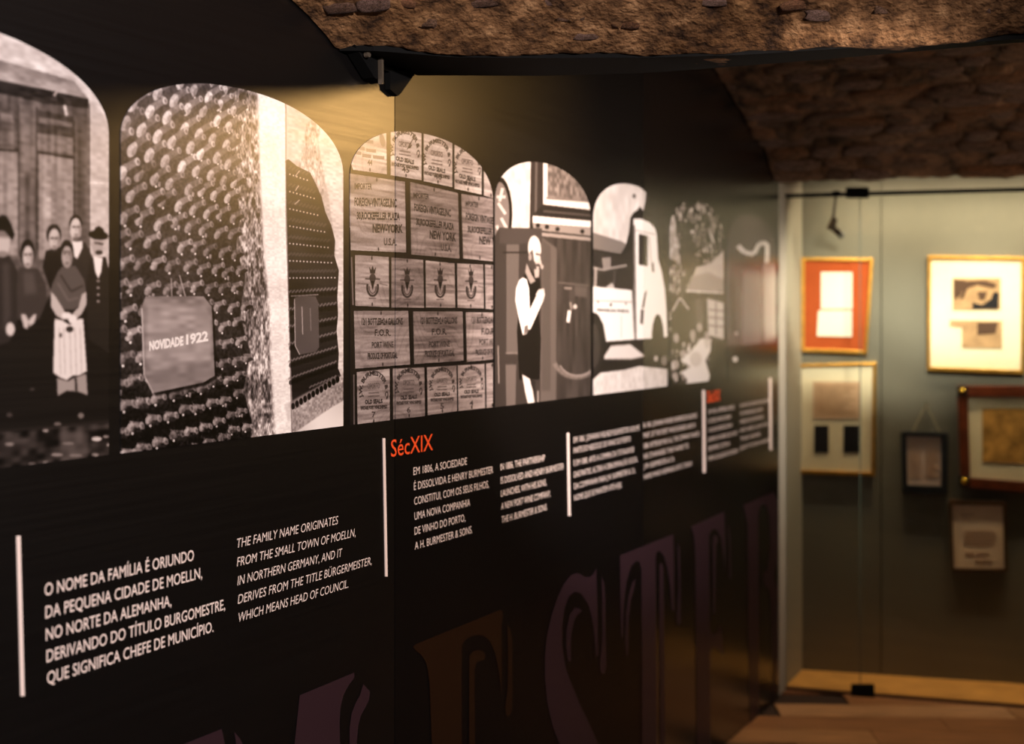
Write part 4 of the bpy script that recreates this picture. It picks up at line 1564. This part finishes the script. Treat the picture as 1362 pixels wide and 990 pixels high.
big_letter('S', [
    A8([(318, 328), (308, 350), (292, 362), (272, 360), (258, 350), (243, 347), (220, 356), (195, 390), (172, 440), (150, 505), (133, 580), (125, 660), (125, 740), (135, 840), (155, 925), (180, 990), (240, 1100),
        (290, 1190), (310, 1260), (300, 1340), (270, 1380), (225, 1380), (190, 1340), (160, 1260), (148, 1180), (140, 1180), (142, 1420), (250, 1450), (330, 1400), (372, 1300), (380, 1180), (358, 1070), (325, 990), (300, 930),
        (262, 852), (228, 772), (202, 700), (190, 620), (190, 545), (198, 480), (215, 435), (238, 416), (262, 424), (288, 465), (305, 530), (312, 600), (318, 662), (326, 655), (323, 500), (320, 400)]),
    A8([(212, 676), (205, 620), (206, 560), (218, 505), (236, 478), (254, 478), (266, 490), (252, 498), (236, 520), (225, 570), (221, 630), (224, 680)]),
    A8([(338, 358), (348, 385), (352, 440), (353, 560), (357, 700), (346, 731), (335, 718), (331, 690), (340, 600), (341, 450)])], PL)
big_letter('T', [
    A8([(408, 280), (608, 200), (611, 330), (612, 490), (602, 485), (597, 400), (585, 325), (572, 280), (556, 262), (545, 268), (542, 290), (547, 1400), (492, 1440), (488, 330), (480, 303), (466, 302), (448, 325),
        (432, 380), (422, 470), (419, 590), (411, 592), (409, 430)]),
    A8([(556, 312), (566, 310), (571, 325), (574, 600), (580, 1400), (562, 1410), (556, 600)]),
    A8([(466, 368), (462, 400), (448, 450), (440, 520), (438, 655), (430, 660), (427, 600), (430, 500), (440, 430), (455, 380)]),
    A8([(625, 232), (632, 255), (635, 400), (637, 535), (628, 547), (620, 525), (628, 400)])], PL)
big_letter('E', [
    A8([(675, 172), (800, 115), (804, 240), (803, 345), (797, 280), (788, 215), (772, 182), (754, 182), (743, 205), (745, 555), (755, 578), (775, 572), (785, 540), (792, 580), (796, 660), (786, 640), (770, 625), (752, 628),
        (746, 650), (750, 1240), (700, 1290), (694, 600), (691, 260), (686, 205)]),
    A8([(760, 205), (772, 205), (777, 225), (769, 240), (766, 500), (758, 500), (757, 230)]),
    A8([(814, 155), (822, 200), (825, 300), (826, 372), (818, 362), (819, 260)])], PL)
big_letter('R', [
    A8([(872, 90), (985, 42), (1000, 70), (1003, 180), (1001, 300), (993, 330), (988, 360), (998, 400), (1002, 700), (985, 860), (980, 500), (974, 420), (962, 400), (950, 390), (948, 350), (965, 330), (974, 240), (970, 130), (958, 92), (944, 86),
        (932, 100), (928, 130), (932, 940), (900, 980), (892, 600), (888, 160)])], PL)

# ------------------------------------------------------------------ steel bracket at the first panel joint
br = thing('steel_bracket', wallpt(500, 80), 'small black steel bracket under the vault edge at the panel joint', 'bracket')
nx = Vector((1, 0, 0))


def wq(pts, off):
    return [wallpt(x, y, off) for x, y in pts]


prism('plate', wq([(468, 54), (496, 52), (508, 71), (508, 110), (498, 103)], .035), nx, -.03, .0, M['black_metal_and_shade'], br)
prism('flange', wq([(482, 49), (497, 49), (508, 68), (505.5, 70), (495.5, 52), (480, 53)], .04), nx, -.006, .006, M['steel_edge'], br)
prism('web', wq([(512, 94), (553, 94), (531, 125), (527, 128), (517, 119), (517, 96)], .012), nx, -.01, .004, M['black_metal_and_shade'], br)
prism('web', wq([(505.5, 70), (508, 70), (508.4, 112), (506, 112)], .042), nx, -.006, .004, M['steel_edge'], br)
b_ = prism('screw', [wallpt(488, 62, .04) + Vector((0, math.cos(a) * .009, math.sin(a) * .009)) for a in np.linspace(0, 2 * math.pi, 10, endpoint=False)], nx, 0, .012, M['black_metal_and_shade'], br)
prism('screw', [wallpt(486, 73, .04) + Vector((0, math.cos(a) * .006, math.sin(a) * .006)) for a in np.linspace(0, 2 * math.pi, 10, endpoint=False)], nx, 0, .01, M['steel_edge'], br)

# ------------------------------------------------------------------ glass screen
gs = thing('glass_screen', along(GB, 1.0, 0), 'clear glass screen with black clips closing the lit niche', 'screen')
gtop = onplane(GB, 1100, 258).z
sg = (onplane(GB, 1144, 600) - GB[0]).dot(GB[1])
sL = (onplane(GB, 1041, 600) - GB[0]).dot(GB[1])
for s0, s1 in ((sL, sg - .002), (sg + .002, sg + 1.25), (sg + 1.254, sg + 2.5)):
    prism('pane', [along(GB, s0, .01), along(GB, s1, .01), along(GB, s1, gtop), along(GB, s0, gtop)], GB[2], -.004, .004, M['glass'], gs)
prism('seam', [along(GB, sg - .0022, .01), along(GB, sg + .0022, .01), along(GB, sg + .0022, gtop), along(GB, sg - .0022, gtop)], GB[2], -.004, .004, M['glass_edge'], gs)
prism('top_rail', [along(GB, sL - .06, gtop - .012), along(GB, sg + 2.5, gtop - .012), along(GB, sg + 2.5, gtop + .004), along(GB, sL - .06, gtop + .004)], GB[2], -.012, .012, M['black_metal_and_shade'], gs)
prism('bottom_channel', [along(GB, sL, .0), along(GB, sg + 2.5, .0), along(GB, sg + 2.5, .012), along(GB, sL, .012)], GB[2], -.008, .008, M['dark_wood'], gs)


def clip(x0, y0, x1, y1):
    q = [onplane(GB, x0, y0), onplane(GB, x1, y0), onplane(GB, x1, y1), onplane(GB, x0, y1)]
    bevel(prism('clip', q, GB[2], -.02, .02, M['black_metal_and_shade'], gs), .004)


clip(1125, 249.5, 1156, 263.5)
clip(1132, 911, 1163, 928)

# ------------------------------------------------------------------ framed pieces on the niche wall
def bw(pts, off):
    return [onplane(WB, x, y, off) for x, y in pts]


def inset(q, l, t, r, b):
    (ax, ay), (bx, by), (cx, cy), (dx, dy) = q
    def L(p, q_, f):
        return (p[0] + (q_[0] - p[0]) * f, p[1] + (q_[1] - p[1]) * f)
    w = ((bx - ax) + (cx - dx)) / 2
    h = ((dy - ay) + (cy - by)) / 2
    def at(u, v):
        top, bot = L((ax, ay), (bx, by), u), L((dx, dy), (cx, cy), u)
        return L(top, bot, v)
    return [at(l / w, t / h), at(1 - r / w, t / h), at(1 - r / w, 1 - b / h), at(l / w, 1 - b / h)]


def frame(name, label, q, bd, depth, fm, mm, group='framed pieces on the niche wall', cat='frame'):
    cen = bw([(sum(p[0] for p in q) / 4, sum(p[1] for p in q) / 4)], 0)[0]
    t_ = thing(name, cen, label, cat, group)
    l, t, r, b = bd
    inn = inset(q, l, t, r, b)
    n = WB[2]
    for i in range(4):
        j = (i + 1) % 4
        seg = bw([q[i], q[j], inn[j], inn[i]], depth)
        bevel(prism('rail', seg, n, -depth + .002, 0, fm, t_), .0022)
    prism('mount', bw(inset(q, l * .6, t * .6, r * .6, b * .6), depth * .55), n, -depth * .5, 0, mm, t_)
    return t_


def sheet(t_, name, pts, off, mat, label=None):
    o = prism(name, bw(pts, off), WB[2], -.0015, .0005, mat, t_)
    if label:
        o['label'] = label
    return o


def R4(x0, y0, x1, y1):
    return [(x0, y0), (x1, y0), (x1, y1), (x0, y1)]


n = WB[2]
f1 = frame('picture_frame', 'gilt frame with orange red mount and two white papers, upper left', [(1065.5, 342.5), (1162, 343.5), (1153.5, 471.5), (1065.5, 468)], (5, 4, 4.5, 5), .022, M['gold_leaf'], M['red_card'])
sheet(f1, 'paper', R4(1092, 362, 1133.5, 411), .015, M['white_paper'], 'taller white paper')
sheet(f1, 'paper', [(1088.5, 413), (1133, 413), (1133, 448), (1086.5, 447)], .015, M['white_paper'], 'lower white paper')
f2 = frame('picture_frame', 'gilt frame with cream mount, one letter above two dark blocks', [(1060, 485), (1166, 482), (1164, 634), (1061.5, 630)], (3.5, 4, 5, 5), .024, M['gold_leaf'], M['cream_card'])
sheet(f2, 'paper', R4(1081.5, 508, 1143.5, 557), .016, M['pink_paper'], 'pinkish letter')
for i in range(7):
    sheet(f2, 'text_row', R4(1087, 515 + i * 5.5, 1138 - (i % 3) * 8, 516.4 + i * 5.5), .0175, M['tan_paper'])
sheet(f2, 'dark_block', R4(1083, 566, 1102, 602.5), .016, M['ink'])
sheet(f2, 'dark_block', R4(1122, 566, 1143, 602.5), .016, M['ink'])
f3 = frame('picture_frame', 'large gilt frame with cream mount, old photograph above sepia clipping', [(1234.5, 340), (1364, 342), (1363, 498), (1233.5, 493)], (4, 4.5, 5, 5.5), .024, M['gold_leaf'], M['cream_card'])
sheet(f3, 'photograph', R4(1267.5, 370, 1331, 412.5), .016, M['tan_paper'], 'old photograph')
sheet(f3, 'dark_shape', [(1269, 372), (1284, 373), (1282, 382), (1277, 394), (1269, 399)], .018, M['faded_ink'])
sheet(f3, 'dark_shape', [(1293, 402), (1306, 406), (1318, 398), (1322, 388), (1329, 390), (1328, 411), (1294, 411)], .018, M['ink'])
sheet(f3, 'dark_shape', [(1284, 374), (1310, 373), (1326, 378), (1322, 384), (1300, 379), (1287, 384), (1281, 398), (1277, 398)], .018, M['faded_ink'])
sheet(f3, 'dark_shape', [(1300, 388), (1313, 388), (1310, 399), (1303, 399)], .018, M['faded_ink'])
sheet(f3, 'clipping', [(1263.5, 426), (1333, 427), (1333, 464), (1279.5, 463), (1279.5, 436), (1263.5, 434)], .016, M['tan_paper'], 'sepia clipping')
sheet(f3, 'dark_shape', [(1300, 429), (1328, 429), (1324, 444), (1300, 446)], .018, M['faded_ink'])
f4 = frame('picture_frame', 'small navy frame hung from a string, beside the brown frame', [(1199, 574), (1261.5, 576), (1261, 658.5), (1201, 656)], (6.5, 5.5, 9, 11), .03, M['navy_wood'], M['lilac_paper'])
for i in range(9):
    for x0, x1 in ((1210, 1227), (1231, 1248)):
        sheet(f4, 'text_row', R4(x0, 588 + i * 5.6, x1 - (i % 2) * 4, 589.4 + i * 5.6), .0185, M['pink_paper'])
for a_, b_2 in (((1214, 574), (1231.7, 538)), ((1231.7, 538), (1250, 575))):
    (xa, ya_), (xb, yb_) = a_, b_2
    L = math.hypot(xb - xa, yb_ - ya_)
    ox, oy = -(yb_ - ya_) / L * .7, (xb - xa) / L * .7
    prism('string', bw([(xa + ox, ya_ + oy), (xb + ox, yb_ + oy), (xb - ox, yb_ - oy), (xa - ox, ya_ - oy)], .012), n, -.001, .001, M['string'], f4)
prism('nail', bw([(1230.3, 536), (1233, 536), (1233, 539), (1230.3, 539)], .016), n, -.016, 0, M['steel_edge'], f4)
f5 = frame('picture_frame', 'brown wooden frame with brass corner bosses around an old map', [(1273.5, 513.5), (1452, 513), (1456, 663), (1278, 648)], (13, 15, 14, 14), .034, M['brown_wood'], M['cream_card'])
sheet(f5, 'map_sheet', [(1306.5, 543.5), (1422, 543), (1424, 620), (1306.8, 615)], .021, M['old_map'])
for x, y in ((1280, 520.5), (1282.5, 640), (1446, 520), (1449, 655)):
    cpt_ = bw([(x, y)], .035)[0]
    e1, e2 = WB[1], UP
    prism('corner_block', [cpt_ + e1 * a + e2 * b for a, b in ((-.022, -.022), (.022, -.022), (.022, .022), (-.022, .022))], n, -.004, .003, M['ink'], f5)
    vs, fs = [], []
    NR = 14
    for rr, hh in ((.016, 0), (.014, .006), (.009, .010), (.0, .012)):
        for a in range(NR):
            an = 2 * math.pi * a / NR
            vs.append(cpt_ + n * (.003 + hh) + (e1 * math.cos(an) + e2 * math.sin(an)) * rr)
    for k_ in range(3):
        for a in range(NR):
            fs.append((k_ * NR + a, k_ * NR + (a + 1) % NR, (k_ + 1) * NR + (a + 1) % NR, (k_ + 1) * NR + a))
    mesh_obj('brass_boss', vs, fs, M['brass'], f5, True)
f6 = frame('picture_frame', 'thin wooden frame with a plain typed sheet, lowest on the wall', [(1262.5, 665.5), (1338, 667), (1340.5, 761), (1266, 760)], (3.5, 6, 4, 4), .026, M['dark_wood'], M['lower_paper'])
for i, (x0, x1, y) in enumerate(((1278, 1296, 684), (1280, 1290, 689), (1282, 1322, 706), (1281, 1325, 711), (1281, 1324, 716), (1282, 1320, 721), (1284, 1316, 735), (1296, 1320, 745))):
    sheet(f6, 'text_row', R4(x0, y, x1, y + 1.6), .0165, M['faint_line'])

# ------------------------------------------------------------------ little spot lamp in the niche
MID = (GB[0] + WB[0]) / 2


def tube(name, p0, p1, r0, r1, mat, parent, seg=12):
    d = (p1 - p0).normalized()
    a = d.orthogonal().normalized()
    b = d.cross(a)
    vs = []
    for p, r in ((p0, r0), (p1, r1)):
        for i in range(seg):
            t_ = 2 * math.pi * i / seg
            vs.append(p + (a * math.cos(t_) + b * math.sin(t_)) * r)
    fs = [(i, (i + 1) % seg, seg + (i + 1) % seg, seg + i) for i in range(seg)] + [tuple(range(seg))[::-1], tuple(range(seg, 2 * seg))]
    return mesh_obj(name, vs, fs, mat, parent)


def gpt(x, y, off=-.10):
    return onplane(GB, x, y, off)


lampt = thing('spot_lamp', gpt(1111, 258), 'small black spot lamp hanging from the rail in front of the niche wall', 'lamp')
tube('stem', gpt(1112, 258), gpt(1108, 291), .0055, .0065, M['black_metal_and_shade'], lampt)
tube('mount', gpt(1112, 254), gpt(1112, 262), .016, .016, M['black_metal_and_shade'], lampt)
tube('lamp_head', gpt(1110, 290), gpt(1105, 306), .014, .020, M['black_metal_and_shade'], lampt)
tube('snout', gpt(1107, 303), gpt(1117, 311, -.13), .012, .014, M['black_metal_and_shade'], lampt)
tube('reflector', gpt(1115, 309, -.125), gpt(1120, 314, -.14), .014, .017, M['lens'], lampt)

# unseen spots under the far vault, aimed through the glass at the frames
for X, tx, ty, w, c in ((1.42, 1105, 510, 165, 56), (1.95, 1290, 540, 165, 62), (2.5, 1460, 550, 120, 60)):
    add_spot('niche_spot', cpt(X, 4.2, 2.31), onplane(WB, tx, ty), w, (1.0, .84, .62), .07, c, 1.0)
p0_, p1_ = onplane(GB, 1150, 262, -.07), onplane(GB, 1560, 262, -.07)
pm = (p0_ + p1_) / 2
st_ = add_area('niche_top_fill', pm, pm - UP - WB[2] * .5, 10, (1.0, .78, .48), 1.5, .02)
from mathutils import Matrix
zz = (UP + WB[2] * .9).normalized()
xx = WB[1]
yy = zz.cross(xx)
st_.matrix_world = Matrix.Translation(pm) @ Matrix((xx, yy, zz)).transposed().to_4x4()
# downlights over the niche floor, one spot on the boards in front
for x in (1095, 1200, 1320, 1470):
    q_ = onplane(GB, x, 266, -.10)
    add_spot('floor_spot', q_, q_ - UP * 2 - WB[2] * .02, 25, (1.0, .62, .24), .03, 34, .9)
add_spot('floor_spot', cpt(1.5, 4.0, 2.5), along(GB, .4, 0, .45), 85, (1.0, .66, .40), .05, 50, .9)
